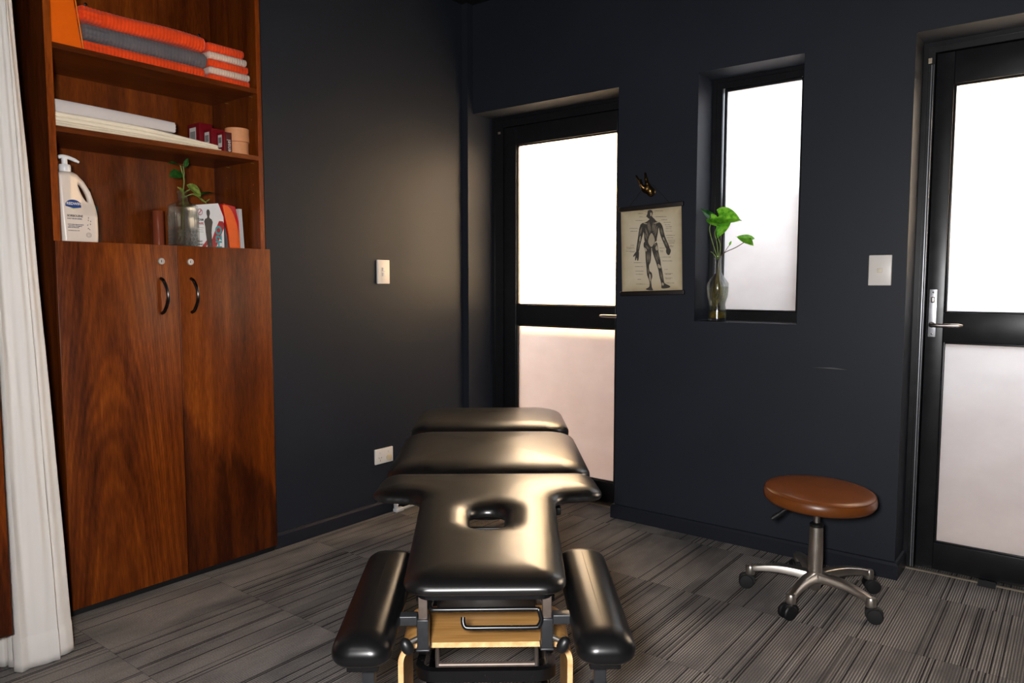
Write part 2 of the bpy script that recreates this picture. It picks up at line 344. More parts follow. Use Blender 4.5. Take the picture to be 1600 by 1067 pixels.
class MB:
    def __init__(s): s.v = []; s.f = []; s.mi = []; s.cur = 0
    def add(s, vs, fs, mi=None):
        n = len(s.v); s.v += [tuple(v) for v in vs]; s.f += [tuple(i + n for i in f) for f in fs]; s.mi += [s.cur if mi is None else mi] * len(fs)
        return s
    def box(s, a, b, mi=None, bevel=0.0):
        x0, y0, z0 = a; x1, y1, z1 = b
        x0, x1 = min(x0, x1), max(x0, x1); y0, y1 = min(y0, y1), max(y0, y1); z0, z1 = min(z0, z1), max(z0, z1)
        if bevel <= 0:
            vs = [(x0, y0, z0), (x1, y0, z0), (x1, y1, z0), (x0, y1, z0), (x0, y0, z1), (x1, y0, z1), (x1, y1, z1), (x0, y1, z1)]
            return s.add(vs, [(0, 3, 2, 1), (4, 5, 6, 7), (0, 1, 5, 4), (1, 2, 6, 5), (2, 3, 7, 6), (3, 0, 4, 7)], mi)
        bm = bmesh.new(); bmesh.ops.create_cube(bm, size=1)
        bmesh.ops.scale(bm, vec=(x1 - x0, y1 - y0, z1 - z0), verts=bm.verts)
        bmesh.ops.translate(bm, vec=((x0 + x1) / 2, (y0 + y1) / 2, (z0 + z1) / 2), verts=bm.verts)
        bmesh.ops.bevel(bm, geom=list(bm.edges), offset=bevel, segments=3, affect='EDGES', profile=0.5)
        s.bm(bm, mi); return s
    def bm(s, bm, mi=None):
        bm.verts.index_update(); s.add([v.co[:] for v in bm.verts], [[v.index for v in f.verts] for f in bm.faces], mi); bm.free()
    def xf(s, m, start=0):
        for i in range(start, len(s.v)): s.v[i] = tuple(m @ Vector(s.v[i]))
        return s
    def prism(s, pts, d0, d1, plane='xy', mi=None):
        """closed outline pts extruded between d0 and d1 along the axis missing from plane"""
        P = {'xy': lambda a, b, d: (a, b, d), 'xz': lambda a, b, d: (a, d, b), 'yz': lambda a, b, d: (d, a, b)}[plane]
        n = len(pts); vs = [P(a, b, d0) for a, b in pts] + [P(a, b, d1) for a, b in pts]
        fs = [tuple(range(n))[::-1], tuple(range(n, 2 * n))] + [(i, (i + 1) % n, n + (i + 1) % n, n + i) for i in range(n)]
        return s.add(vs, fs, mi)
    def lathe(s, prof, seg=32, axis='z', c=(0, 0, 0), mi=None, cap=True):
        vs = []; fs = []; n = len(prof)
        for i in range(seg):
            a = 2 * PI * i / seg
            for r, h in prof:
                p = (r * math.cos(a), r * math.sin(a), h)
                if axis == 'y': p = (p[0], h, p[1])
                if axis == 'x': p = (h, p[0], p[1])
                vs.append((p[0] + c[0], p[1] + c[1], p[2] + c[2]))
        for i in range(seg):
            j = (i + 1) % seg
            for k in range(n - 1): fs.append((i * n + k, j * n + k, j * n + k + 1, i * n + k + 1))
        if cap:
            if prof[0][0] > 1e-6: fs.append(tuple(i * n for i in range(seg))[::-1])
            if prof[-1][0] > 1e-6: fs.append(tuple(i * n + n - 1 for i in range(seg)))
        return s.add(vs, fs, mi)
    def tube(s, pts, r, seg=10, mi=None, cap=True):
        pts = [Vector(p) for p in pts]; n = len(pts); rs = r if isinstance(r, (list, tuple)) else [r] * n
        vs = []; fs = []; up = None
        for i, p in enumerate(pts):
            t = (pts[min(i + 1, n - 1)] - pts[max(i - 1, 0)]).normalized()
            if up is None:
                up = Vector((0, 0, 1)) if abs(t.z) < 0.9 else Vector((1, 0, 0))
            a = t.cross(up).normalized(); up = a.cross(t).normalized()
            for k in range(seg):
                th = 2 * PI * k / seg; vs.append(p + (a * math.cos(th) + up * math.sin(th)) * rs[i])
        for i in range(n - 1):
            for k in range(seg):
                k2 = (k + 1) % seg; fs.append((i * seg + k, i * seg + k2, (i + 1) * seg + k2, (i + 1) * seg + k))
        if cap: fs += [tuple(range(seg))[::-1], tuple((n - 1) * seg + k for k in range(seg))]
        return s.add(vs, fs, mi)
    def build(s, name, mat, parent=None, smooth=None, origin=None, label=None):
        me = bpy.data.meshes.new(name); org = Vector(origin) if origin is not None else (ORG.get(parent.name, Vector()) if parent else Vector())
        if not parent and origin is None: org = Vector((0, 0, 0))
        me.from_pydata([tuple(Vector(v) - org) for v in s.v], [], s.f)
        for m_ in (mat if isinstance(mat, (list, tuple)) else [mat]): me.materials.append(m_)
        for p, i in zip(me.polygons, s.mi): p.material_index = i
        bm = bmesh.new(); bm.from_mesh(me); bmesh.ops.recalc_face_normals(bm, faces=bm.faces); bm.to_mesh(me); bm.free()
        if smooth is not None:
            for p in me.polygons: p.use_smooth = True
            if smooth < 179: me.set_sharp_from_angle(angle=math.radians(smooth))
        o = bpy.data.objects.new(name, me); COL.objects.link(o)
        if parent: o.parent = parent
        if origin is not None and not parent: o.location = org
        if origin is not None and parent: o.location = org - ORG.get(parent.name, Vector()); ORG[o.name] = org
        else: ORG[o.name] = org
        if label: o['label'] = label
        return o

def fillet(corners, seg=8):
    """corners: (x, y, radius) -> rounded closed outline"""
    out = []; n = len(corners)
    for i in range(n):
        p = Vector(corners[i][:2]); r = corners[i][2]; a = Vector(corners[i - 1][:2]); b = Vector(corners[(i + 1) % n][:2])
        if r <= 0: out.append(tuple(p)); continue
        da = (a - p).normalized(); db = (b - p).normalized(); ang = math.acos(max(-1, min(1, da.dot(db))))
        if ang > PI - 0.02: out.append(tuple(p)); continue
        L = r / math.tan(ang / 2); c = p + (da + db).normalized() * (r / math.sin(ang / 2))
        s0 = p + da * L - c; s1 = p + db * L - c
        a0 = math.atan2(s0.y, s0.x); a1 = math.atan2(s1.y, s1.x); d = (a1 - a0 + PI) % (2 * PI) - PI
        for k in range(seg + 1):
            t = a0 + d * k / seg; out.append((c.x + r * math.cos(t), c.y + r * math.sin(t)))
    return out

def bez(pts, n=12):
    """Catmull-Rom through pts"""
    P = [Vector(p) for p in pts]; P = [P[0] * 2 - P[1]] + P + [P[-1] * 2 - P[-2]]; out = []
    for i in range(1, len(P) - 2):
        for k in range(n):
            t = k / n; a, b, c, d = P[i - 1], P[i], P[i + 1], P[i + 2]
            out.append(0.5 * ((2 * b) + (c - a) * t + (2 * a - 5 * b + 4 * c - d) * t * t + (3 * b - a - 3 * c + d) * t ** 3))
    out.append(P[-2]); return out

def poly_sdf(px, py, poly):
    """signed distance, positive inside"""
    P = np.array(poly, float); d = np.full(px.shape, 1e9); inside = np.zeros(px.shape, bool); n = len(P)
    for i in range(n):
        a = P[i]; b = P[(i + 1) % n]; e = b - a; wx = px - a[0]; wy = py - a[1]
        t = np.clip((wx * e[0] + wy * e[1]) / max(e @ e, 1e-12), 0, 1)
        d = np.minimum(d, np.hypot(wx - e[0] * t, wy - e[1] * t))
        c = ((a[1] > py) != (b[1] > py)) & (px < (b[0] - a[0]) * (py - a[1]) / (b[1] - a[1] + 1e-12) + a[0])
        inside ^= c
    return np.where(inside, d, -d)

def surface_net(F, lo, hi, res, smooth_it=4):
    lo = np.array(lo, float); hi = np.array(hi, float); N = np.ceil((hi - lo) / res).astype(int) + 1
    ax = [lo[i] + res * np.arange(N[i]) for i in range(3)]
    X, Y, Z = np.meshgrid(*ax, indexing='ij'); V = F(X, Y, Z)          # negative inside
    sgn = V < 0; nc = N - 1
    acc = np.zeros((*nc, 3)); cnt = np.zeros(nc)
    G = np.stack([X, Y, Z], -1)
    offs = [(i, j, k) for i in (0, 1) for j in (0, 1) for k in (0, 1)]
    sl = lambda o: tuple(slice(o[i], o[i] + nc[i]) for i in range(3))
    for o in offs:
        for a in range(3):
            if o[a]: continue
            q = list(o); q[a] = 1; q = tuple(q)
            v0 = V[sl(o)]; v1 = V[sl(q)]; m = (v0 < 0) != (v1 < 0)
            t = np.where(m, v0 / np.where(m, v0 - v1, 1), 0)
            p = G[sl(o)] + (G[sl(q)] - G[sl(o)]) * t[..., None]
            acc += np.where(m[..., None], p, 0); cnt += m
    act = cnt > 0; idx = -np.ones(nc, int); idx[act] = np.arange(act.sum()); verts = acc[act] / cnt[act][:, None]
    faces = []
    for a in range(3):
        b, c = (a + 1) % 3, (a + 2) % 3
        s0 = [slice(None)] * 3; s1 = [slice(None)] * 3; s0[a] = slice(0, N[a] - 1); s1[a] = slice(1, N[a])
        m = sgn[tuple(s0)] != sgn[tuple(s1)]
        I = np.argwhere(m)
        I = I[(I[:, b] > 0) & (I[:, c] > 0) & (I[:, b] < N[b] - 1) & (I[:, c] < N[c] - 1)]
        fl = sgn[tuple(s0)][tuple(I.T)]
        def g(db, dc):
            J = I.copy(); J[:, b] += db; J[:, c] += dc; return idx[tuple(J.T)]
        Q = np.stack([g(-1, -1), g(0, -1), g(0, 0), g(-1, 0)], 1)
        Q[~fl] = Q[~fl][:, ::-1]; faces.append(Q)
    faces = np.concatenate(faces); E_ = np.concatenate([faces[:, [0, 1]], faces[:, [1, 2]], faces[:, [2, 3]], faces[:, [3, 0]]]); E_ = np.concatenate([E_, E_[:, ::-1]])
    deg = np.bincount(E_[:, 0], minlength=len(verts))[:, None]
    for lam in (0.5, -0.52) * smooth_it:       # volume keeping smoothing
        acc2 = np.zeros_like(verts); np.add.at(acc2, E_[:, 0], verts[E_[:, 1]]); verts = verts + lam * (acc2 / deg - verts)
    mb = MB(); mb.add(verts.tolist(), faces.tolist()); return mb

def cushion(outline, zb, zt, r=0.04, hole=None, hr=0.07, crown=0.008, n=2.3, res=0.006, tilt=None, dent=None):
    xs = [p[0] for p in outline]; ys = [p[1] for p in outline]; zc = zb + (zt - zb) * 0.42
    def F(X, Y, Z):
        x2 = X[:, :, 0]; y2 = Y[:, :, 0]; d = poly_sdf(x2, y2, outline)
        q = np.maximum(r - d, 0) / r; q = q ** n
        if hole is not None:
            dh = -poly_sdf(x2, y2, hole); qh = np.maximum(hr - dh, 0) / hr; q = q + qh ** (n * 1.1)
        cr = crown * np.clip(d / 0.14, 0, 1) ** 0.7
        up = (zt - zc) + cr
        if dent is not None: up = up + dent(x2, y2)
        zz = Z - zc
        z0 = tilt(x2, y2) if tilt else 0
        zz = zz - (z0[..., None] if tilt else 0)
        u = np.where(zz > 0, zz / up[..., None], -zz / (zc - zb))
        return (q[..., None] + np.where(zz > 0, u ** n, u ** 3.2)) ** (1 / n) - 1
    ex = 0.05
    return surface_net(F, (min(xs) - .02, min(ys) - .02, zb - ex), (max(xs) + .02, max(ys) + .02, zt + ex), res)

def pad(cx, hw_, y0, y1, zb, zt, R, rc=.05, crown=0.01, n=2.2, lift=0.0, taper=0.0):
    """upholstered rectangular cushion lofted from rounded rectangles"""
    zc = zb + (zt - zb) * .42; cy = (y0 + y1) / 2; hl = (y1 - y0) / 2; prof = []
    for k in range(5): prof.append((hw_ * (.9 - .2 * k) if k < 4 else .03, zb))
    for k in range(1, 9):
        a = PI / 2 * k / 9; prof.append((.03 * (1 - math.sin(a)), zc - (zc - zb) * math.cos(a) ** (1 / 1.6)))
    for k in range(15):
        a = PI / 2 * k / 14; prof.append((R * (1 - math.cos(a) ** (2 / n)), zc + (zt - zc) * math.sin(a) ** (2 / n)))
    for k in range(1, 9):
        f = k / 8.5; prof.append((R + (hw_ - R) * f, zt))
    # blend the crown into the roll so that the top has no ridge
    vs = []; ns = 8
    for ins, z in prof:
        a, b = max(hw_ - ins, .002), max(hl - ins, .002); r_ = min(max(rc - ins * .5, .004), a * .98)
        for x, y in fillet([(-a, -b, r_), (a, -b, r_), (a, b, r_), (-a, b, r_)], ns):
            cr = crown * (1 - min(1, abs(x / hw_)) ** 2) * (1 - min(1, abs(y / hl)) ** 3) if z > zc else 0
            vs.append((cx + x, cy + y, z + cr + lift * (cy + y - y0)))
    q = len(vs) // len(prof); fs = [(i * q + j, i * q + (j + 1) % q, (i + 1) * q + (j + 1) % q, (i + 1) * q + j) for i in range(len(prof) - 1) for j in range(q)]
    fs += [tuple(range(q))[::-1], tuple((len(prof) - 1) * q + j for j in range(q))]
    return MB().add(vs, fs)

def capsules(caps, k=0.004, res=0.0015):
    """smooth union of tapered capsules (p, q, r0, r1)"""
    P = np.array([c[0] for c in caps] + [c[1] for c in caps]); R = max(max(c[2], c[3]) for c in caps) + 0.006
    def F(X, Y, Z):
        D = None
        for p, q, r0, r1 in caps:
            p = np.array(p); e = np.array(q) - p; wx, wy, wz = X - p[0], Y - p[1], Z - p[2]
            t = np.clip((wx * e[0] + wy * e[1] + wz * e[2]) / (e @ e), 0, 1)
            d = np.sqrt((wx - e[0] * t) ** 2 + (wy - e[1] * t) ** 2 + (wz - e[2] * t) ** 2) - (r0 + (r1 - r0) * t)
            if D is None: D = d
            else:
                h = np.clip(0.5 + 0.5 * (D - d) / k, 0, 1); D = D * (1 - h) + d * h - k * h * (1 - h)
        return D
    return surface_net(F, P.min(0) - R, P.max(0) + R, res)

FONT = None
def text(name, body, size, mat, parent, org, right, up, depth=0.0004, align='LEFT', sx=1.0, bold=0.0):
    """lettering whose baseline starts at org (parent space), running along right with height along up"""
    cu = bpy.data.curves.new(name, 'FONT'); cu.body = body; cu.size = size; cu.extrude = depth; cu.align_x = align; cu.offset = bold
    tmp = bpy.data.objects.new(name, cu); COL.objects.link(tmp)
    dg = bpy.context.evaluated_depsgraph_get(); me = bpy.data.meshes.new_from_object(tmp.evaluated_get(dg))
    bpy.data.objects.remove(tmp); bpy.data.curves.remove(cu)
    r = Vector(right).normalized(); u = Vector(up).normalized(); w = r.cross(u)
    m = Matrix(((r.x, u.x, w.x, org[0]), (r.y, u.y, w.y, org[1]), (r.z, u.z, w.z, org[2]), (0, 0, 0, 1))) @ Matrix.Diagonal((sx, 1, 1, 1))
    me.transform(m); me.materials.clear(); me.materials.append(mat)
    o = bpy.data.objects.new(name, me); COL.objects.link(o); o.parent = parent
    return o

def leaf(base, tip, normal, width, kind='heart', fold=0.15, curl=0.15, nl=14, nw=8):
    mb = MB(); b = Vector(base); t = Vector(tip); d = t - b; L = d.length; d.normalize()
    nrm = Vector(normal); nrm = (nrm - d * nrm.dot(d)).normalized(); s = d.cross(nrm).normalized()
    vs = []
    for i in range(nl + 1):
        u = i / nl
        if kind == 'heart':
            w = (math.sin(PI * min(1, (u + 0.06)) ** 0.62)) ** 0.8 if u < 0.94 else max(0.0, (1 - u) / 0.06 * 0.24)
            w = max(w, 0.0)
        else: w = math.sin(PI * u ** 0.9) ** 0.75 if 0 < u < 1 else 0
        for j in range(nw + 1):
            v = (j / nw - 0.5) * 2; back = -0.16 * L * (abs(v) ** 1.5) * (1 - u) ** 3 if kind == 'heart' else 0
            vs.append(b + d * (L * u + back) + s * (v * w * width / 2) + nrm * (abs(v) * w * width * fold - curl * L * (u - 0.3) ** 2 + 0.02 * L * math.sin(v * 5 + u * 7)))
    fs = []
    for i in range(nl):
        for j in range(nw):
            a = i * (nw + 1) + j; fs.append((a, a + 1, a + nw + 2, a + nw + 1))
    mb.add(vs, fs); return mb

# ------------------------------------------------------------------ the room
XL, YB, H = -2.69, 3.08, 2.60        # left wall plane, back wall plane, ceiling height
def struct(o): o['kind'] = 'structure'; return o
struct(MB().box((-3.2, -2.3, -0.08), (1.9, 3.33, 0)).build('floor', M['carpet']))
struct(MB().box((-3.2, -2.3, H), (1.9, 3.33, H + 0.1)).build('ceiling', M['ceiling']))
# left wall right of the cabinet niche; niche walls; wall above the cabinet
struct(MB().box((-3.2, 1.812, 0), (XL, 3.33, H)).box((-3.2, 0.996, 2.45), (XL, 1.812, H)).build('wall_left', M['wall']))
struct(MB().box((-3.2, -2.3, 0), (-3.03, 0.996, H)).box((-3.2, 0.996, 0), (-3.03, 1.812, 2.45)).build('wall_alcove', M['wall']))
struct(MB().box((1.8, -2.3, 0), (1.9, 3.08, H)).build('wall_right', M['wall']))
struct(MB().box((-3.03, -2.3, 0), (1.8, -2.2, H)).build('wall_front', M['wall']))
D1 = (-2.65, -1.76); W1 = (-1.368, -0.925); D2 = (-0.533, 0.37); HT = 2.035; SILL = 0.963; YO = 3.33
wb = MB()
for a, b in ((XL, D1[0]), (D1[1], W1[0]), (W1[1], D2[0]), (D2[1], 1.9)): wb.box((a, YB, 0), (b, YO, H))
for a, b in (D1, W1, D2): wb.box((a, YB, HT), (b, YO, H))
wb.box((W1[0], YB, 0), (W1[1], YO, SILL))
struct(wb.build('wall_back', M['wall']))
struct(MB().box((XL, 3.035, 0), (D1[0], YB, H)).build('trim_1', M['wall']))           # boxed corner column

def skirt(path, name, th=0.014, h=0.066):
    """skirting along a floor path, wall on the left of travel"""
    mb = MB(); prof = [(0, 0), (th, 0), (th, h - 0.012), (th * 0.55, h - 0.002), (0, h)]
    n = len(path); vs = []; P = [Vector(p) for p in path]
    for i, p in enumerate(P):
        t0 = (P[i] - P[i - 1]).normalized() if i else (P[1] - P[0]).normalized()
        t1 = (P[i + 1] - P[i]).normalized() if i < n - 1 else t0
        n0 = Vector((t0.y, -t0.x)); n1 = Vector((t1.y, -t1.x)); m = (n0 + n1); m = m / max(m.dot(n0), 1e-6)
        for r, z in prof: q = p + m * r; vs.append((q.x, q.y, z))
    k = len(prof); fs = [(i * k + j, i * k + j + 1, (i + 1) * k + j + 1, (i + 1) * k + j) for i in range(n - 1) for j in range(k - 1)]
    fs += [tuple(range(k)), tuple((n - 1) * k + j for j in range(k))[::-1]]
    mb.add(vs, fs); return struct(mb.build(name, M['trim']))
skirt([(XL, 1.815), (XL, 3.035), (D1[0], 3.035), (D1[0], 3.236)], 'baseboard_left')
skirt([(D1[1], 3.236), (D1[1], YB), (D2[0], YB), (D2[0], 3.236)], 'baseboard_back')
skirt([(D2[1], 3.236), (D2[1], YB), (1.8, YB), (1.8, -2.2)], 'baseboard_right')

def opening(name, x0, x1, z0, z1, jamb, stile, top, bottom, rail=None, y=3.24, jr=None, jt=None):
    jr = jamb if jr is None else jr; jt = jamb if jt is None else jt
    r = root(name, None, None, ((x0 + x1) / 2, y, z0), kind='structure'); ORG[r.name] = Vector(r.location)
    f = MB()
    f.box((x0, y, z0), (x0 + jamb, YO - .01, z1)).box((x1 - jr, y, z0), (x1, YO - .01, z1)).box((x0 + jamb, y, z1 - jt), (x1 - jr, YO - .01, z1))
    # stepped stops and rebate lines of the jamb
    f.box((x0 + 0.006, y - 0.006, z0), (x0 + 0.018, y, z1 - 0.006)).box((x1 - 0.018, y - 0.006, z0), (x1 - 0.006, y, z1 - 0.006)).box((x0 + 0.018, y - 0.006, z1 - 0.018), (x1 - 0.018, y, z1 - 0.006))
    if rail is None: f.box((x0 + jamb, y, z0), (x1 - jr, YO - .01, z0 + bottom))
    f.build('window_frame' if rail is None else 'door_frame', M['frame'], r, smooth=30)
    a, b = x0 + jamb, x1 - jr; t = z1 - jt
    if rail is None:
        ga, gb, gz0, gz1 = a + 0.004, b - 0.004, z0 + bottom, t
        bd = MB(); w = 0.012
        bd.box((ga, y + 0.012, gz0), (ga + w, y + 0.024, gz1), bevel=.003).box((gb - w, y + 0.012, gz0), (gb, y + 0.024, gz1), bevel=.003)
        bd.box((ga + w, y + 0.012, gz1 - w), (gb - w, y + 0.024, gz1), bevel=.003).box((ga + w, y + 0.012, gz0), (gb - w, y + 0.024, gz0 + w * .6), bevel=.003)
        bd.build('glazing_bead', M['frame'], r, smooth=40)
        MB().box((ga + .002, y + 0.026, gz0 + .002), (gb - .002, y + 0.032, gz1 - .002)).build('pane', M['frosted'], r)
        return r
    # door stop behind the leaf closes the gap round it
    MB().box((a - .002, y + .050, 0.0), (a + .016, y + .066, t)).box((b - .016, y + .050, 0.0), (b + .002, y + .066, t)).box((a + .016, y + .050, t - .016), (b - .016, y + .066, t + .002)).box((a + .016, y + .050, 0.0), (b - .016, y + .066, .022)).build('door_stop', M['frame'], r)
    g = 0.004; lf = MB(); d0, d1 = y + 0.008, y + 0.048
    la, lb, lt, lz = a + g, b - g, t - g, 0.012
    lf.box((la, d0, lz), (la + stile, d1, lt), bevel=.002).box((lb - stile, d0, lz), (lb, d1, lt), bevel=.002)
    lf.box((la + stile, d0, lt - top), (lb - stile, d1, lt), bevel=.002).box((la + stile, d0, lz), (lb - stile, d1, bottom), bevel=.002).box((la + stile, d0, rail[0]), (lb - stile, d1, rail[1]), bevel=.002)
    leafo = lf.build('door_leaf', M['frame'], r, smooth=30)
    for nm, za, zb in (('upper_pane', rail[1], lt - top), ('lower_pane', bottom, rail[0])):
        MB().box((la + stile - .004, y + 0.030, za - .004), (lb - stile + .004, y + 0.036, zb + .004)).build(nm, M['frosted'], r)
        bd = MB(); w = 0.008
        for aa, bb in (((la + stile, za), (la + stile + w, zb)), ((lb - stile - w, za), (lb - stile, zb)), ((la + stile + w, zb - w), (lb - stile - w, zb)), ((la + stile + w, za), (lb - stile - w, za + w * .7))):
            bd.box((aa[0], y + 0.016, aa[1]), (bb[0], y + 0.029, bb[1]), bevel=.0025)
        bd.build('glazing_bead', M['frame'], r, smooth=40)
    return r
dr1 = opening('door_1', *D1, 0, HT, 0.076, 0.080, 0.098, 0.112, (0.902, 1.013), jr=0.018, jt=0.055)
wn1 = opening('window_1', *W1, SILL, HT, 0.044, 0.0, 0.05, 0.042)
dr2 = opening('door_2', *D2, 0, HT, 0.040, 0.060, 0.118, 0.118, (0.906, 1.018))

def lever(r, px, dirn, zc=0.971, y=3.248):
    pl = MB().box((px - 0.0135, y - 0.005, 0.923), (px + 0.0135, y, 1.107), bevel=.0015).build('lock_plate', M['satin'], r, smooth=30)
    c = MB()
    for z in (0.935, 1.095): c.lathe([(0, -0.0065), (0.003, -0.006), (0.0034, -0.005)], 12, 'y', (px, y, z), cap=False)
    c.build('screw', M['darkchrome'], pl, smooth=40)
    MB().box((px - 0.006, y - 0.017, 1.055), (px + 0.006, y - 0.005, 1.078), bevel=.003).build('snib', M['chrome'], pl, smooth=40)
    h = MB().lathe([(0.011, -0.005), (0.011, -0.016), (0.009, -0.018), (0, -0.018)], 24, 'y', (px, y, zc))
    pts = bez([(px, y - 0.012, zc), (px, y - 0.045, zc), (px + dirn * 0.014, y - 0.056, zc), (px + dirn * 0.05, y - 0.057, zc), (px + dirn * 0.108, y - 0.055, zc + .001)], 8)
    h.tube(pts, [0.0075] * (len(pts) - 3) + [0.0072, 0.006, 0.0035], 14)
    h.build('door_handle', M['chrome'], r, smooth=50)
MB().box((-0.5045, 3.228, 0.01), (-0.5005, 3.234, 1.95), bevel=.001).box((-0.4965, 3.228, 0.01), (-0.4940, 3.233, 1.95), bevel=.001).build('jamb_seal', M['satin'], dr2, smooth=30)
lever(dr2, -0.466, 1); lever(dr1, -1.812, -1, 0.967)
MB().box((-0.515, 3.228, 1.955), (-0.502, 3.234, 1.975), bevel=.001).build('closer_bracket', M['gold'], dr2)
MB().box((-2.60, 3.228, 1.945), (-2.585, 3.234, 1.957), bevel=.001).build('closer_bracket', M['gold'], dr1)
struct(MB().box((D1[0] + .014, 3.196, 0), (D1[1] - .014, 3.206, 0.005)).box((D2[0] + .014, 3.226, 0), (D2[1] - .014, 3.236, 0.005)).build('trim_2', M['gold'])) # carpet edge strips
struct(MB().box((D1[0] + .014, 3.206, 0), (D1[1] - .014, 3.238, 0.003)).build('trim_3', M['sill']))
# outside ground, and invented screens that shape the daylight on the frosted glass
struct(MB().box((-9, 3.34, -0.2), (6, 9, -0.1)).build('ground_outside', M['paving']))
struct(MB().box((-9, 4.0, -0.1), (6, 4.08, 1.34)).box((-1.54, 4.002, 1.34), (-0.60, 4.078, 1.62)).box((-2.62, 4.002, 1.34), (-1.62, 4.078, 2.05)).build('shade_fence', M['render']))  # made-up fence, its raised sections set to shade the lower panes
struct(MB().box((-1.62, 3.34, -0.1), (-1.54, 4.22, 3.6)).build('sun_block_fin', M['render']))  # added fin that keeps the sun off the window

# ------------------------------------------------------------------ switches and sockets
def plate_on_left(name, label, cat, y0, y1, z0, z1):
    r = root(name, label, cat, (XL, (y0 + y1) / 2, (z0 + z1) / 2)); ORG[r.name] = Vector(r.location)
    MB().box((XL, y0, z0), (XL + 0.010, y1, z1), bevel=.003).build('plate', M['white'], r, smooth=40); return r
r = plate_on_left('light_switch', 'white light switch with two buttons high on the left wall', 'light switch', 2.412, 2.490, 1.127, 1.242)
for z in (1.196, 1.172): MB().box((XL + .010, 2.441, z - .009), (XL + .0145, 2.461, z + .009), bevel=.002).build('rocker', M['white'], r, smooth=40)
r = plate_on_left('power_outlet', 'white double power outlet low on the left wall behind the treatment table', 'power outlet', 2.381, 2.497, 0.252, 0.326)
for y in (2.412, 2.466):
    MB().box((XL + .010, y - .006, 0.302), (XL + .014, y + .006, 0.314), bevel=.002).build('rocker', M['white'], r, smooth=40)
    s = MB()
    for dy, dz, an in ((-.007, .004, .5), (.007, .004, -.5), (0, -.009, 0)):
        k = len(s.v); s.box((XL + .0098, -0.001, -0.004), (XL + .0104, 0.001, 0.004)); s.xf(Matrix.Translation((0, y + dy, 0.278 + dz)) @ Matrix.Rotation(an, 4, 'X'), k)
    s.build('socket_slots', M['ink'], r)
MB().lathe([(0.015, 0.010), (0.016, 0.013), (0.016, 0.018), (0.012, 0.021), (0, 0.021)], 24, 'x', (XL, 2.466, 0.277)).build('plug', plain('cream_plug_plastic', (214, 196, 164), 0.4), r, smooth=40)
r = root('light_switch', 'white single button light switch between the window and the right door', 'light switch', (-0.622, YB, 1.178)); ORG[r.name] = Vector(r.location)
MB().box((-0.662, YB - .010, 1.121), (-0.582, YB, 1.236), bevel=.003).build('plate', M['white'], r, smooth=40)
MB().box((-0.632, YB - .0135, 1.170), (-0.614, YB - .010, 1.186), bevel=.0015).build('rocker', plain('ivory_button', (222, 212, 192), 0.4), r, smooth=40)
# white flexible conduit and small white blocks at the skirting
r = root('conduit', 'short white corrugated conduit standing by the left skirting below the outlet', 'conduit', (-2.655, 2.488, 0)); ORG[r.name] = Vector(r.location)
pr = []
for i in range(40): pr.append((0.0105 + 0.002 * math.cos(i * PI / 1.5), 0.015 + i * 0.0034))
MB().lathe(pr, 18, 'z', (-2.655, 2.488, 0)).build('corrugated_tube', M['pump'], r, smooth=50)
MB().box((-2.668, 2.478, 0), (-2.640, 2.53, 0.018), bevel=.004).box((-2.668, 2.53, 0), (-2.650, 2.60, 0.010), bevel=.003).build('outlet_elbow', M['pump'], r, smooth=40)
tag(MB().box((-2.674, 2.60, 0.0), (-2.650, 2.66, 0.034), bevel=.004).build('cable_block', M['pump'], origin=(-2.66, 2.63, 0)), 'small white block on the floor at the left skirting beyond the conduit', 'block')
# scuff in the paint of the back wall
struct(MB().prism([(-0.86, .793), (-0.82, .7945), (-0.79, .797), (-0.768, .796), (-0.725, .792), (-0.77, .7915), (-0.80, .792)], YB - .0006, YB, 'xz').build('trim_4', plain('paint_scuff', (84, 82, 84), 0.7)))
# rubber door stop
ds = MB().prism([(3.20, 0), (3.31, 0), (3.24, 0.012), (3.205, 0.024), (3.20, 0.024)], -0.272, -0.215, 'yz')
tag(ds.build('door_wedge', M['rubber'], origin=(-0.243, 3.25, 0)), 'black rubber wedge on the floor under the right door', 'door stop')

# ------------------------------------------------------------------ the tall cabinet
CX = -2.67; Y0, Y1 = 1.007, 1.795; BK = -3.0
cab = root('tall_cabinet', 'tall reddish hardwood cabinet with open shelves above two doors', 'cabinet', (CX, Y0, 0)); ORG[cab.name] = Vector(cab.location)
MB().box((BK, Y0, 0.02), (CX - .0008, Y0 + .022, 2.44)).build('side_panel', M['woodK'], cab)
MB().box((BK, Y1 - .020, 0.02), (CX - .0008, Y1, 2.44)).build('side_panel', M['woodK'], cab)
MB().box((CX - .0008, Y0, 1.20), (CX + .0002, Y0 + .022, 2.44)).build('edge_band', M['woodE'], cab)
MB().box((CX - .0008, Y1 - .020, 1.20), (CX + .0002, Y1, 2.44)).build('edge_band', M['woodE'], cab)
MB().box((BK - .012, Y0, 0.02), (BK, Y1, 2.44)).build('back_panel', M['woodP'], cab)
MB().box((BK, Y0 + .022, 2.422), (CX - .002, Y1 - .020, 2.44)).build('top_panel', M['woodS'], cab)
MB().box((BK, Y0 + .022, 1.243), (CX - .004, Y1 - .020, 1.261)).build('bottom_panel', M['woodS'], cab)
MB().box((BK, Y0 + .022, 0.04), (CX - .004, Y1 - .020, 0.058)).build('bottom_panel', M['woodS'], cab)
MB().box((CX - .010, Y0, 0.0), (CX - .006, Y1 + .012, 0.028)).build('kickboard', M['kick'], cab)
for za in (1.887, 1.623): MB().box((BK + .002, Y0 + .0225, za), (CX, Y1 - .0205, za + .018)).build('shelf', M['woodS'], cab)
for z in (1.880, 1.616):
    for x in (-2.708, -2.885): MB().lathe([(0.0032, 0), (0.0032, 0.011), (0, 0.011)], 10, 'y', (x, Y1 - .031, z)).build('shelf_pin', M['brassp'], cab, smooth=40)
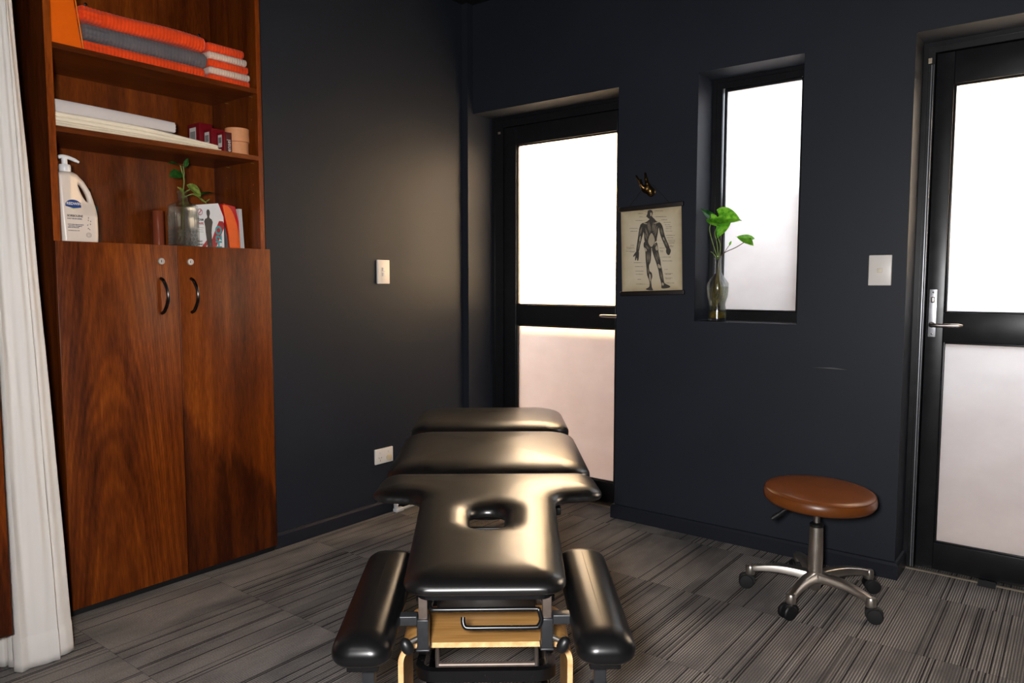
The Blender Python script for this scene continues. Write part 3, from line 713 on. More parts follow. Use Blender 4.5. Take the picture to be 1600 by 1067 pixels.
for z in (2.05, 2.01, 1.97, 1.53, 1.496, 1.575, 1.83, 1.79):
    for x in (-2.712, -2.905): MB().lathe([(0.0026, 0), (0.0026, 0.0006), (0, 0.0006)], 8, 'y', (x, Y1 - .0206, z)).build('pin_hole', M['brassp'], cab, smooth=40)
for y, z in ((1.278, 2.165), (1.70, 1.95), (1.262, 1.482), (1.725, 2.168)): MB().lathe([(0.006, 0), (0.006, 0.002), (0.004, 0.0035), (0, 0.0035)], 14, 'x', (BK, y, z)).build('screw_cap', M['black'], cab, smooth=40)
SEAM = 1.413
for nm, a, b, mt, hy, ky in (('door', Y0 - .003, SEAM - .0012, 'woodL', 1.352, 1.350), ('door', SEAM + .0012, Y1 + .009, 'woodR', 1.466, 1.460)):
    d = MB().box((CX + .001, a, 0.028), (CX + .019, b, 1.268), bevel=.0012).build(nm, M[mt], cab, smooth=30)
    x = CX + .019
    k = MB().lathe([(0.0125, 0), (0.0125, 0.003), (0.0105, 0.0055), (0.0075, 0.0055), (0.0072, 0.0035), (0, 0.0035)], 28, 'x', (x, ky, 1.209)).build('lock', M['satin'], d, smooth=35)
    MB().box((x + .0036, ky - .0012, 1.2045), (x + .0042, ky + .0012, 1.2135)).build('keyhole', M['ink'], d)
    pts = bez([(x, hy - .005, 1.147), (x + .014, hy - .003, 1.139), (x + .024, hy + .004, 1.110), (x + .027, hy + .006, 1.084), (x + .024, hy + .004, 1.058), (x + .014, hy - .003, 1.029), (x, hy - .006, 1.021)], 7)
    MB().tube(pts, [0.0062] * len(pts), 12).build('handle', M['darkchrome'], d, smooth=50)

# second wooden cabinet at the left edge of the view
c2 = root('wooden_cabinet', 'reddish hardwood cabinet in front of the white curtain, cut off by the left edge', 'cabinet', (-2.5, 0.3, 0)); ORG[c2.name] = Vector(c2.location)
MB().box((-2.74, 0.02, 0.05), (-2.322, 0.655, 1.02), bevel=.002).build('body', M['woodK'], c2, smooth=30)
MB().box((-2.70, 0.05, 0.0), (-2.36, 0.62, 0.05)).build('kickboard', M['kick'], c2)
dd = MB().box((-2.320, 0.30, 0.163), (-2.302, 0.7175, 1.0), bevel=.0012).build('door', M['woodR'], c2, smooth=30)
MB().box((-2.320, 0.02, 0.163), (-2.302, 0.296, 1.0), bevel=.0012).build('door', M['woodL'], c2, smooth=30)
MB().box((-2.75, 0.0, 1.02), (-2.30, 0.665, 1.04), bevel=.002).build('top_panel', M['woodS'], c2, smooth=30)

# ------------------------------------------------------------------ curtain
cu = root('curtain', 'floor length white pleated curtain beside the tall wooden cabinet', 'curtain', (-2.42, 0.75, 0)); ORG[cu.name] = Vector(cu.location)
hem = [(-2.55, 0.685), (-2.50, 0.700), (-2.53, 0.715), (-2.490, 0.722), (-2.474, 0.734), (-2.462, 0.743), (-2.470, 0.753), (-2.455, 0.748), (-2.440, 0.757), (-2.452, 0.7615), (-2.43, 0.755), (-2.410, 0.748), (-2.386, 0.762),
       (-2.396, 0.786), (-2.392, 0.802), (-2.386, 0.825), (-2.387, 0.842), (-2.382, 0.862), (-2.402, 0.869), (-2.403, 0.872), (-2.402, 0.889), (-2.414, 0.912), (-2.432, 0.919), (-2.448, 0.910), (-2.452, 0.885), (-2.47, 0.86)]
hp = [Vector((a, b, 0)) for a, b in hem]; fine = []
for i in range(len(hp) - 1):
    for k in range(4): fine.append(hp[i].lerp(hp[i + 1], k / 4))
fine.append(hp[-1])
sm = [fine[0]] + [(fine[i - 1] + fine[i] * 4 + fine[i + 1]) / 6 for i in range(1, len(fine) - 1)] + [fine[-1]]
zs = [0.006, 0.03, 0.06, 0.092, 0.098, 0.104, 0.15] + [0.15 + 0.0976 * i for i in range(1, 25)]
vs = []; ncol = len(sm)
for z in zs:
    for i, p in enumerate(sm):
        k = z / 1.93; sq = 1 - 0.46 * k if p.y > 0.747 else 1.0
        y = 0.747 + (p.y - 0.747) * sq if p.y > 0.747 else p.y
        wob = (0.003 * math.sin(p.y * 60 + z * 5) * math.sin(z * 3.1) + 0.0035 * math.sin(i * 0.83) + 0.002 * math.sin(z * 11 + i * 0.35)) * min(1, z / 0.4)
        hemd = 0.0032 if z < 0.095 else 0.0
        vs.append((p.x + wob + hemd - 0.012 * k, y, z))
fs = [(r_ * ncol + i, r_ * ncol + i + 1, (r_ + 1) * ncol + i + 1, (r_ + 1) * ncol + i) for r_ in range(len(zs) - 1) for i in range(ncol - 1)]
co = MB().add(vs, fs).build('fabric', M['curtain'], cu, smooth=60)
md = co.modifiers.new('thickness', 'SOLIDIFY'); md.thickness = 0.0014
tr = MB().box((-2.46, 0.60, 2.50), (-2.41, 0.93, 2.53), bevel=.004).box((-2.45, 0.62, 2.53), (-2.42, 0.65, 2.60)).box((-2.45, 0.86, 2.53), (-2.42, 0.89, 2.60)).build('curtain_track', M['white'], cu, smooth=40)

# ------------------------------------------------------------------ on the shelves
S1, S2, S3 = 1.905, 1.641, 1.261
# orange leatherette box
ob = root('storage_box', 'glossy orange leatherette box at the left end of the top shelf', 'box', (-2.78, 1.085, S1)); ORG[ob.name] = Vector(ob.location)
vs = [(-2.90, 1.033, S1), (-2.695, 1.033, S1), (-2.690, 1.131, S1), (-2.90, 1.131, S1), (-2.90, 1.033, 2.20), (-2.705, 1.033, 2.20), (-2.700, 1.098, 2.20), (-2.90, 1.098, 2.20)]
b_ = bmesh.new(); bv = [b_.verts.new(v) for v in vs]
for f in [(0, 3, 2, 1), (4, 5, 6, 7), (0, 1, 5, 4), (1, 2, 6, 5), (2, 3, 7, 6), (3, 0, 4, 7)]: b_.faces.new([bv[i] for i in f])
bmesh.ops.bevel(b_, geom=list(b_.edges), offset=.005, segments=4, affect='EDGES'); m_ = MB(); m_.bm(b_); m_.build('case', M['orange'], ob, smooth=50)
MB().tube([(-2.688, 1.1325, S1 + .003), (-2.692, 1.123, 2.0), (-2.698, 1.101, 2.197)], 0.0022, 8).tube([(-2.692, 1.038, S1 + .003), (-2.688, 1.130, S1 + .003)], 0.0022, 8).build('piping', M['orangeedge'], ob, smooth=50)

def towel(name, label, group, mat, y0, y1, z0, z1, x0, x1, period=0.0125, folds=0, sag=0.0, taper=0.0, seed=0, amp=0.0014):
    h = (z1 - z0) / 2; zc = (z0 + z1) / 2; r = h * 0.98
    def F(X, Y, Z):
        f = (Y - y0) / (y1 - y0)
        hh = h * (1 - taper * f) ; zz = Z - (z0 + hh) - sag * np.sin(f * PI * 2.1 + seed)* h * 0.25
        ex = np.maximum(np.abs(X - (x0 + x1) / 2) - (x1 - x0) / 2 + r, 0); ey = np.maximum(np.abs(Y - (y0 + y1) / 2) - (y1 - y0) / 2 + r * 0.6, 0)
        d = np.sqrt((ex / r) ** 2 + (ey / (r * 0.6)) ** 2 + (np.abs(zz) / hh) ** 2.6) - 1
        d = d * r + amp * np.sin(Y * 2 * PI / period + 2 * np.sin(Z * 60 + seed))
        if folds:
            w = np.clip((y0 + 0.085 - Y) / 0.01, 0, 1)
            d = d + w * (0.0035 + 0.0022 * np.sin((Z - z0) * 2 * PI / (2 * h) * folds + 6 * (Y - y0)))
        return d
    m = surface_net(F, (x0 - .01, y0 - .01, z0 - .006), (x1 + .01, y1 + .01, z1 + .02), 0.0034)
    zm = min(v[2] for v in m.v); m.xf(Matrix.Translation((0, 0, z0 - zm)))
    return tag(m.build(name, mat, origin=((x0 + x1) / 2, (y0 + y1) / 2, z0), smooth=179), label, 'towel', group)
G1 = 'folded towels on the top shelf'
towel('folded_towel', 'wide folded orange towel lying on the top shelf under the grey towel', G1, M['towelO'], 1.135, 1.575, S1, 1.948, -2.92, -2.695, folds=2, seed=1)
towel('folded_towel', 'wide folded grey towel between two orange towels on the top shelf', G1, M['towelG'], 1.135, 1.585, 1.948, 2.003, -2.92, -2.692, folds=3, seed=2)
towel('folded_towel', 'wide folded orange towel topmost of the left towel stack', G1, M['towelO'], 1.128, 1.580, 2.003, 2.058, -2.92, -2.690, folds=3, seed=3, sag=.5)
zt = S1
for i, (mt, lab, h_, e) in enumerate((('towelO', 'short folded orange towel at the bottom of the right towel stack', .030, 1.765), ('towelW', 'cream folded towel, the lower of two in the right stack', .027, 1.768), ('towelO', 'short folded orange towel between the two cream towels', .030, 1.763), ('towelW', 'cream folded towel, the upper of two in the right stack', .028, 1.758), ('towelO', 'short folded orange towel on top of the right towel stack', .034, 1.748))):
    towel('folded_towel', lab, G1, M[mt], 1.590, e, zt, zt + h_, -2.92, -2.694 - 0.002 * i, period=0.010 if mt == 'towelW' else .0125, seed=i, amp=.001); zt += h_
# folded sheets
def slab(name, label, mat, y0, y1, z0, prof, x0=-2.93, x1=-2.695, layers=2):
    """folded linen: flat stack whose thickness follows prof(f)"""
    mb = MB(); n = 36; k = 10
    sec = []
    for j in range(layers * k + 1):
        t = j / (layers * k); bul = abs(math.sin(t * PI * layers)) ** 0.6
        sec.append((x1 - 0.006 + 0.006 * bul, t))
    sec = [(x0, 0)] + sec + [(x0, 1)]; vs = []
    for i in range(n + 1):
        f = i / n; y = y0 + (y1 - y0) * f; z1_ = prof(f)
        for x, t in sec: vs.append((x, y + (0.0015 * math.sin(t * 20) if i == n else 0), z0(f) + t * z1_))
    q = len(sec); fs = [(i * q + j, i * q + (j + 1) % q, (i + 1) * q + (j + 1) % q, (i + 1) * q + j) for i in range(n) for j in range(q)]
    fs += [tuple(range(q))[::-1], tuple(n * q + j for j in range(q))]
    return tag(mb.add(vs, fs).build(name, mat, origin=((x0 + x1) / 2, (y0 + y1) / 2, S2), smooth=50), label, 'sheet', 'folded sheets on the middle shelf')
slab('folded_sheet', 'cream folded sheet lying directly on the middle shelf', M['sheetC'], 1.032, 1.628, lambda f: S2, lambda f: 0.022 - 0.012 * f ** 2, layers=3)
slab('folded_sheet', 'cream folded sheet with a slanting top edge, second from the bottom of the pile', M['sheetC'], 1.032, 1.618, lambda f: S2 + 0.0225 - 0.012 * f ** 2, lambda f: 0.030 - 0.016 * max(0, f - .5) * 2, x1=-2.700, layers=2)
slab('folded_sheet', 'white folded sheet, topmost of the pile on the middle shelf', M['sheetW'], 1.032, 1.455, lambda f: S2 + 0.0535 - 0.009 * f * f * .51, lambda f: 0.042 - 0.006 * f, x1=-2.712, layers=1)

# red cartons
def carton(name, label, y, x, z, w, d, h, txt=None, side=True):
    r = root(name, label, 'box', (x, y, z), group='dark red cartons on the middle shelf'); ORG[r.name] = Vector((x, y, z))
    MB().box((x - d, y, z), (x, y + w, z + h), bevel=.001).build('carton', M['maroon'], r, smooth=30)
    # end face toward -Y with white barcode label
    MB().box((x - d * .82, y - .0006, z + h * .30), (x - d * .30, y, z + h * .88)).build('label', M['label'], r)
    bc = MB()
    for i in range(9): bc.box((x - d * (.76 - i * .048), y - .001, z + h * .5), (x - d * (.745 - i * .048 - .012 * (i % 2)), y - .0005, z + h * .76))
    bc.build('barcode', M['ink'], r)
    return r
carton('carton', 'dark red carton standing farthest left behind the sheets', 1.616, -2.830, S2, .056, .09, .128)
carton('carton', 'dark red carton in the middle of the three', 1.630, -2.765, S2, .062, .062, .100)
r = carton('carton', 'dark red carton nearest the tape rolls with white lettering on its side', 1.650, -2.712, S2, .034, .05, .083)
MB().box((-2.7119, 1.656, S2 + .001), (-2.7114, 1.683, S2 + .082)).build('front_panel', M['maroond'], r)
text('lettering', 'ensel', .023, M['label'], r, (.0012, .0275, .008), (0, 0, 1), (0, -1, 0), depth=.0002)
for z, ra, lab in ((S2, .043, 'skin coloured tape roll, the lower of two stacked at the shelf end'), (S2 + .054, .0465, 'skin coloured tape roll, the upper of two stacked at the shelf end')):
    t_ = MB().lathe([(.020, 0), (ra, 0), (ra, .0525), (ra - .002, .0535), (.022, .0535), (.020, .0525), (.020, 0)], 48, 'z', (-2.742, 1.727, z), cap=False)
    tag(t_.build('tape_roll', M['tape'], origin=(-2.742, 1.727, z), smooth=40), lab, 'tape roll', 'tape rolls on the middle shelf')

# pump bottle
bx, by = -2.765, 1.055
pb = root('pump_bottle', 'large cream plastic pump bottle with a carrying handle and blue label', 'bottle', (bx, by + .06, S3)); ORG[pb.name] = Vector(pb.location)
u, w = .00031, .000325
O = [(x_ * u, (985 - y_) * w) for x_, y_ in [(48, 255), (70, 238), (118, 224), (235, 224), (290, 245), (360, 310), (425, 415), (462, 530), (474, 600), (474, 880), (468, 950), (450, 980), (420, 988), (110, 988), (85, 980), (76, 950), (62, 700), (50, 400)]]
Hh = [(x_ * u, (985 - y_) * w) for x_, y_ in [(292, 345), (318, 352), (350, 395), (378, 450), (394, 505), (392, 528), (375, 522), (345, 480), (315, 420), (296, 372)]]
def Fb(X, Y, Z):
    y2 = Y[0]; z2 = Z[0]; d = poly_sdf(y2 - by + .022, z2 - S3, O); dh = -poly_sdf(y2 - by + .022, z2 - S3, Hh)
    q = (np.maximum(.020 - d, 0) / .020) ** 2.2 + (np.maximum(.010 - dh, 0) / .010) ** 2.2
    yy = y2 - by + .022; th = .036 * (1 - 0.66 * np.clip((yy - .055) / .045, 0, 1) * np.clip((z2 - S3 - .10) / .045, 0, 1))
    return (q[None] + (np.abs(X - bx) / th[None]) ** 3.0) ** .4 - 1
bm_ = surface_net(Fb, (bx - .045, by - .03, S3 - .01), (bx + .045, by + .14, S3 + .26), .0028)
bm_.build('body', M['bottle'], pb, smooth=179)
py = by - .022 + 176 * u; pz = S3 + (985 - 226) * w
MB().lathe([(.0165, -.002), (.0185, .001), (.0185, .020), (.0165, .0235), (.009, .0245), (.009, .046), (.0095, .047), (0, .047)], 32, 'z', (bx, py, pz)).build('collar', M['pump'], pb, smooth=40)
pts = bez([(bx, py - .020, pz + .046), (bx, py - .008, pz + .0505), (bx, py + .010, pz + .0495), (bx, py + .030, pz + .0435), (bx, py + .046, pz + .037)], 6)
MB().tube(pts, [.0035] + [.0065] * (len(pts) - 6) + [.006, .0055, .005, .0045, .004], 12).build('nozzle', M['pump'], pb, smooth=60)
fx = bx + .0362
def bl(x_, y_): return (by - .022 + x_ * u, S3 + (985 - y_) * w)
ov = [bl(120, 590)] + [bl(120 + 80 + 80 * math.cos(a), 575 - 55 * math.sin(a)) for a in np.linspace(PI * .97, 0.02 * PI, 18)] + [bl(278, 598), bl(200, 608)]
MB().prism(ov, fx - .003, fx + .0003, 'yz').build('label', M['blue'], pb)
MB().prism([bl(150, 604), bl(200, 612), bl(262, 604), bl(200, 619)], fx - .002, fx + .0003, 'yz').build('label_stripe', M['lime'], pb)
def btxt(body, x_, y_, size, mat, sx=1): 
    p = bl(x_, y_); return text('lettering', body, size, mat, pb, (fx + .0004 - pb.location.x, p[0] - pb.location.y, p[1] - pb.location.z), (0, 1, 0), (0, 0, 1), sx=sx, depth=.0003, bold=size * .02)
btxt('REDWIN', 131, 574, .0125, M['label'], .95)
btxt('SORBOLENE', 132, 697, .0100, M['ink'], .90); btxt('DAILY MOISTURISER', 132, 722, .0056, M['navy'], .92)
btxt('WITH SKIN SMOOTHING', 135, 782, .0048, M['navy'], .93); btxt('NATURAL VITAMIN E', 142, 798, .0048, M['navy'], .93); btxt('SKIN NUTRITION', 135, 813, .0048, M['navy'], .93)
btxt('FOR SENSITIVE SKIN TYPES', 135, 843, .0034, M['inkg'], .9)
sp = MB()
for (x_, y_, a) in ((350, 700, .1), (348, 725, .1), (372, 735, -.15), (368, 765, -.15), (340, 775, .5), (345, 810, .5), (358, 820, -.7)):
    c = bl(x_, y_); k = len(sp.v); sp.lathe([(0, -.0035), (.0016, 0), (0, .0035)], 8, 'z'); sp.xf(Matrix.Translation((fx, c[0], c[1])) @ Matrix.Rotation(-a, 4, 'X') @ Matrix.Diagonal((.25, 1, 1, 1)), k)
c = bl(347, 880); 
for rr in (.0078, .0042): sp.tube([(fx, c[0] + rr * math.cos(a), c[1] + rr * math.sin(a)) for a in np.linspace(0, 2 * PI, 22)], .0005, 6)
sp.build('printed_sprig', M['inkg'], pb)
# teal bottle behind it
tb = MB().box((-2.90, 1.165, S3), (-2.835, 1.222, S3 + .15), bevel=.012)
tag(tb.build('plastic_bottle', M['teal'], origin=(-2.87, 1.19, S3), smooth=50), 'teal plastic bottle half hidden behind the cream pump bottle', 'bottle')
tag(MB().lathe([(.0205, 0), (.0205, .150), (.0195, .152), (.018, .152), (.018, .004), (0, .004)], 32, 'z', (-2.90, 1.472, S3)).build('tube_holder', M['tubem'], origin=(-2.90, 1.472, S3), smooth=50), 'reddish brown tube standing at the back of the lower shelf left of the decanter', 'tube')

# glass decanter
gx, gy = -2.785, 1.5115
gd = root('glass_decanter', 'square cut glass decanter holding a green cutting', 'vase', (gx, gy, S3)); ORG[gd.name] = Vector(gd.location)
def sq_ring(half, z, rr=.010, seg=5): return [(gx + a * .55, gy + b * .88, z) for a, b in fillet([(-half, -half, rr), (half, -half, rr), (half, half, rr), (-half, half, rr)], seg)]
def ring_c(r_, z, n): 
    base = fillet([(-1, -1, .25), (1, -1, .25), (1, 1, .25), (-1, 1, .25)], 5)
    return [(gx + r_ * math.cos(math.atan2(b, a)), gy + r_ * math.sin(math.atan2(b, a)), z) for a, b in base]
outer = [sq_ring(.052, S3), sq_ring(.0565, S3 + .004), sq_ring(.0565, S3 + .140), sq_ring(.0535, S3 + .150), sq_ring(.0550, S3 + .158), sq_ring(.0540, S3 + .168), sq_ring(.035, S3 + .178, .012), ring_c(.020, S3 + .184, 24), ring_c(.018, S3 + .192, 24), ring_c(.0215, S3 + .197, 24), ring_c(.018, S3 + .203, 24), ring_c(.018, S3 + .212, 24), ring_c(.0215, S3 + .218, 24), ring_c(.0205, S3 + .224, 24)]
inner = [ring_c(.0155, S3 + .224, 24), ring_c(.0145, S3 + .19, 24), sq_ring(.030, S3 + .172, .012), sq_ring(.050, S3 + .160), sq_ring(.051, S3 + .02), sq_ring(.046, S3 + .014)]
rings = outer + inner; nn = len(rings[0]); vs = [p for r_ in rings for p in r_]
fs = [(i * nn + j, i * nn + (j + 1) % nn, (i + 1) * nn + (j + 1) % nn, (i + 1) * nn + j) for i in range(len(rings) - 1) for j in range(nn)] + [tuple(range(nn))[::-1], tuple((len(rings) - 1) * nn + j for j in range(nn))]
MB().add(vs, fs).build('glass', M['cutglass'], gd, smooth=35)
ct = MB()   # raised diamond cuts on the lower half of the faces
for side in range(4):
    for i in range(6):
        for j in range(5):
            yy = -.042 + .0168 * i + (.0084 if j % 2 else 0); zz = S3 + .012 + j * .014
            if abs(yy) > .046: continue
            k = len(ct.v); s_ = .0082
            ct.add([(.0563, yy - s_, zz), (.0563, yy, zz - s_), (.0563, yy + s_, zz), (.0563, yy, zz + s_), (.0605, yy, zz)], [(0, 1, 4), (1, 2, 4), (2, 3, 4), (3, 0, 4), (3, 2, 1, 0)])
            ct.xf(Matrix.Translation((gx, gy, 0)) @ Matrix.Diagonal((.55, .88, 1, 1)) @ Matrix.Rotation(side * PI / 2, 4, 'Z'), k)
    for yy in (-.038, .038):
        k = len(ct.v); ct.add([(.0563, yy - .008, S3 + .085), (.0563, yy + .008, S3 + .085), (.0563, yy + .008, S3 + .136), (.0563, yy - .008, S3 + .136), (.0595, yy, S3 + .09), (.0595, yy, S3 + .131)], [(0, 1, 4), (1, 2, 5, 4), (2, 3, 5), (3, 0, 4, 5), (3, 2, 1, 0)])
        ct.xf(Matrix.Translation((gx, gy, 0)) @ Matrix.Diagonal((.55, .88, 1, 1)) @ Matrix.Rotation(side * PI / 2, 4, 'Z'), k)
ct.build('cut_pattern', M['cutglass'], gd)
pl = root('plant_cutting', 'green leafy cutting with oval leaves standing in the square decanter', 'plant', (gx, gy, S3 + .02)); ORG[pl.name] = Vector(pl.location)
top = (gx + .005, gy + .006, S3 + .262)
st = MB().tube(bez([(gx - .006, gy - .006, S3 + .03), (gx, gy, S3 + .13), (gx + .002, gy + .002, S3 + .215), top, (gx + .01, gy - .002, S3 + .29), (gx + .012, gy - .010, S3 + .318)], 6), .0024, 8)
st.tube(bez([top, (gx + .01, gy + .004, S3 + .30), (gx + .012, gy + .000, S3 + .318)], 5), .0018, 8)
st.tube(bez([(gx + .002, gy + .002, S3 + .215), (gx + .014, gy + .025, S3 + .232), (gx + .02, gy + .055, S3 + .238)], 6), .0026, 8)
st.tube(bez([(gx + .002, gy + .002, S3 + .20), (gx + .02, gy + .035, S3 + .215), (gx + .02, gy + .06, S3 + .20), (gx + .02, gy + .080, S3 + .188), (gx + .02, gy + .10, S3 + .200)], 6), .0022, 8)
st.build('stem', M['stemg'], pl, smooth=50)
for b0, t0, nr, wd, mt in (((gx + .011, gy - .012, S3 + .318), (gx + .02, gy - .062, S3 + .326), (.5, 0, 1), .027, 'leafd'), ((gx + .012, gy - .006, S3 + .292), (gx + .03, gy - .062, S3 + .272), (.9, 0, .6), .036, 'leafd'),
                           ((gx + .012, gy + .000, S3 + .312), (gx + .012, gy + .026, S3 + .352), (.8, .3, .3), .018, 'leafd'), ((gx + .015, gy + .012, S3 + .248), (gx + .03, gy + .062, S3 + .212), (.9, .2, .6), .046, 'leafp'),
                           ((gx + .01, gy + .004, S3 + .205), (gx + .03, gy - .030, S3 + .236), (.8, 0, .6), .022, 'leafp'), ((gx + .02, gy + .062, S3 + .215), (gx + .02, gy + .118, S3 + .232), (.2, 0, 1), .030, 'leafd'),
                           ((gx + .015, gy + .035, S3 + .214), (gx + .04, gy + .078, S3 + .186), (.3, 0, 1), .022, 'leafp')):
    leaf(b0, t0, nr, wd * 1.15, 'oval', fold=.12, curl=.20).build('leaf', M[mt], pl, smooth=179)

# tape box standing beside the decanter
tp = root('product_box', 'white printed tape box with a dark figure standing right of the decanter', 'box', (-2.768, 1.61, S3)); ORG[tp.name] = Vector(tp.location)
ox = -2.768
shape = [(1.556, 0), (1.672, 0), (1.672, .135), (1.650, .188), (1.556, .174)]
MB().prism([(a, S3 + b) for a, b in shape], ox - .045, ox, 'yz').build('carton', M['cardw'], tp)
pf = lambda pts, m, nm, e=.0005: MB().prism([(1.556 + a, S3 + b) for a, b in pts], ox - .001, ox + e, 'yz').build(nm, m, tp)
pf([(.045, 0), (.068, .055), (.080, .085), (.096, .118), (.112, .118), (.116, .11), (.116, .09), (.075, 0)], M['redp'], 'printed_stripe', .0003)
pf([(.010, 0), (.045, .045), (.045, .025), (.028, 0)], M['redp'], 'printed_stripe', .0003)
fig = [(.044, .0), (.040, .045), (.037, .070), (.036, .090), (.032, .112), (.036, .122), (.044, .126), (.046, .132), (.043, .142), (.043, .153), (.047, .160), (.053, .160), (.057, .153), (.057, .142), (.054, .132), (.056, .126), (.064, .122), (.068, .112), (.064, .090), (.062, .070), (.063, .045), (.066, .0), (.056, .0), (.0545, .04), (.054, .0)]
pf(fig, M['figb'], 'printed_figure', .0008)
rg = MB()
for a in np.linspace(0, 2 * PI, 25)[:-1]: pass
rg.tube([(ox + .0004, 1.556 + .016 + .009 * math.cos(a), S3 + .148 + .012 * math.sin(a)) for a in np.linspace(0, 2 * PI, 26)], .0012, 6).tube([(ox + .0004, 1.566, S3 + .142), (ox + .0004, 1.579, S3 + .156)], .0012, 6).tube([(ox + .0004, 1.571, S3 + .136), (ox + .0004, 1.574, S3 + .160)], .0008, 6)
rg.build('printed_emblem', M['redp'], tp)
def ttxt(b, y_, z_, s_, m, r_=(0, 1, 0), u_=(0, 0, 1), sx=1, bold=.0003): return text('lettering', b, s_, m, tp, (ox + .0006 - tp.location.x, 1.556 + y_ - tp.location.y, z_), r_, u_, sx=sx, depth=.0003, bold=bold)
ttxt('TEAM', .0025, .114, .0125, M['ink'], sx=.85); ttxt('TAPE', .0025, .099, .0125, M['redp'], sx=.95)
ttxt('PLAY', .0025, .030, .0095, M['ink'], sx=.9); ttxt('HARD', .0025, .018, .0095, M['ink'], sx=.9)
ttxt('H2O', .104, .008, .036, M['tealp'], (0, 0, 1), (0, -1, 0), sx=1.22, bold=.0013)
gl = MB()
for z_, l in ((.086, .026), (.078, .022), (.070, .024)): gl.box((ox, 1.560, S3 + z_), (ox + .0004, 1.560 + l, S3 + z_ + .001))
gl.build('printed_lines', M['inkg'], tp)
# cards leaning beside the box
def card(name, label, pts, m, x, th, cat='card'):
    return tag(MB().prism([(a, S3 + b) for a, b in pts], x - th, x, 'yz').build(name, m, origin=(x, sum(p[0] for p in pts) / len(pts), S3)), label, cat)
card('booklet', 'dark grey booklet edge between the white tape box and the orange card', [(1.674, 0), (1.690, 0), (1.684, .06), (1.674, .10)], M['greyp'], -2.765, .07, 'booklet')
card('booklet', 'orange booklet with a curved edge leaning right of the tape box', [(1.692, 0), (1.736, 0), (1.733, .06), (1.725, .105), (1.712, .145), (1.697, .170), (1.685, .180), (1.664, .182), (1.6745, .135), (1.686, .07)], M['orangec'], -2.757, .006, 'booklet')
card('booklet', 'red booklet whose corner shows behind the orange one', [(1.700, 0), (1.739, 0), (1.737, .12), (1.722, .180), (1.672, .188), (1.676, .17)], M['redc'], -2.764, .06, 'booklet')
for yb, yt, lab in ((1.7425, 1.7345, 'white leaflet leaning against the red booklet'), (1.7515, 1.7425, 'white leaflet outermost on the right of the leaning papers')):
    card('leaflet', lab, [(yb, 0), (yb + .0045, 0), (yt + .0045, .172), (yt, .172)], M['paper'], -2.757, .11, 'leaflet')

# ------------------------------------------------------------------ anatomy poster and brass hand hook
pr_ = root('anatomy_poster', 'vintage anatomy chart of back muscles hung on black rods by a cord', 'poster', (-1.577, 3.066, 1.280), rot=(0, -math.radians(1.8), 0))
SW, SH = .303, .382
MB().box((-SW / 2, 0, -SH / 2), (SW / 2, .0015, SH / 2)).build('sheet', M['parch'], pr_)
for z in (SH / 2 + .004, -SH / 2 - .004):
    MB().box((-.161, -.006, z - .0105), (.161, .009, z + .0105), bevel=.003).build('hanging_rod', M['rod'], pr_, smooth=40)
def pm(x_, y_):
    uu = (x_ - 75) / 590; tp_ = 180 - 55 * uu; bt = 990 - 20 * uu; return (-SW / 2 + uu * SW, SH / 2 - (y_ - tp_) / (bt - tp_) * SH)
parts = [
 [(345,185),(360,174),(380,175),(392,190),(392,215),(385,235),(395,252),(365,264),(340,247),(330,235),(340,215)],
 [(365,262),(395,250),(430,285),(465,300),(478,325),(450,345),(440,400),(430,450),(425,480),(410,488),(395,540),(375,545),(355,500),(330,480),(310,480),(305,420),(300,380),(300,345),(268,330),(285,305),(330,290)],
 [(268,330),(300,320),(305,360),(295,410),(285,445),(270,500),(250,580),(225,580),(235,500),(245,440),(255,380)],
 [(450,320),(478,320),(490,350),(500,400),(515,450),(540,510),(550,545),(520,555),(495,500),(475,450),(460,400)],
 [(225,580),(250,580),(252,620),(245,665),(235,670),(230,640),(220,668),(212,660),(215,620),(200,632),(195,622)],
 [(520,555),(548,545),(562,570),(555,600),(545,615),(530,610),(518,588)],
 [(305,490),(340,475),(365,500),(375,550),(372,620),(365,680),(350,720),(355,770),(375,790),(380,830),(370,870),(375,930),(385,960),(350,962),(315,950),(350,925),(350,870),(330,810),(325,740),(318,660),(315,580),(300,530)],
 [(382,545),(425,490),(440,540),(445,590),(460,660),(468,720),(480,780),(490,850),(500,890),(545,915),(550,930),(520,940),(470,940),(468,900),(450,820),(440,760),(420,690),(400,630),(388,590)]]
fg = MB()
def smooth_closed(p, k=4):
    n = len(p); out = []
    for i in range(n):
        a, b, c, d = (Vector(p[(i + j) % n]) for j in (-1, 0, 1, 2))
        for m in range(k):
            t = m / k; out.append(tuple(0.5 * ((2 * b) + (c - a) * t + (2 * a - 5 * b + 4 * c - d) * t * t + (3 * b - a - 3 * c + d) * t ** 3)))
    return out
for i, p in enumerate(parts): fg.prism(smooth_closed([pm(*q) for q in p]), -.0003 - .00006 * i, .0004, 'xz')
fgo = fg.build('printed_figure', M['inkm'], pr_)
hi = MB(); 
hl_ = [[(378,400),(410,468),(378,535),(345,480)],[(370,205),(382,200),(384,225),(372,235)],[(305,300),(335,305),(336,312),(308,308)],[(410,300),(455,288),(456,294),(414,308)],[(430,520),(440,560),(425,570),(415,545)],[(305,540),(330,560),(325,580),(312,570)],[(440,700),(465,725),(462,745),(440,735)],[(265,430),(273,432),(268,478),(258,470)],[(490,440),(500,450),(505,475),(492,462)],[(352,800),(366,815),(362,870),(352,850)],[(476,885),(492,895),(486,915),(474,905)]]
for p in hl_: hi.prism(smooth_closed([pm(*q) for q in p]), -.0011, .0002, 'xz')
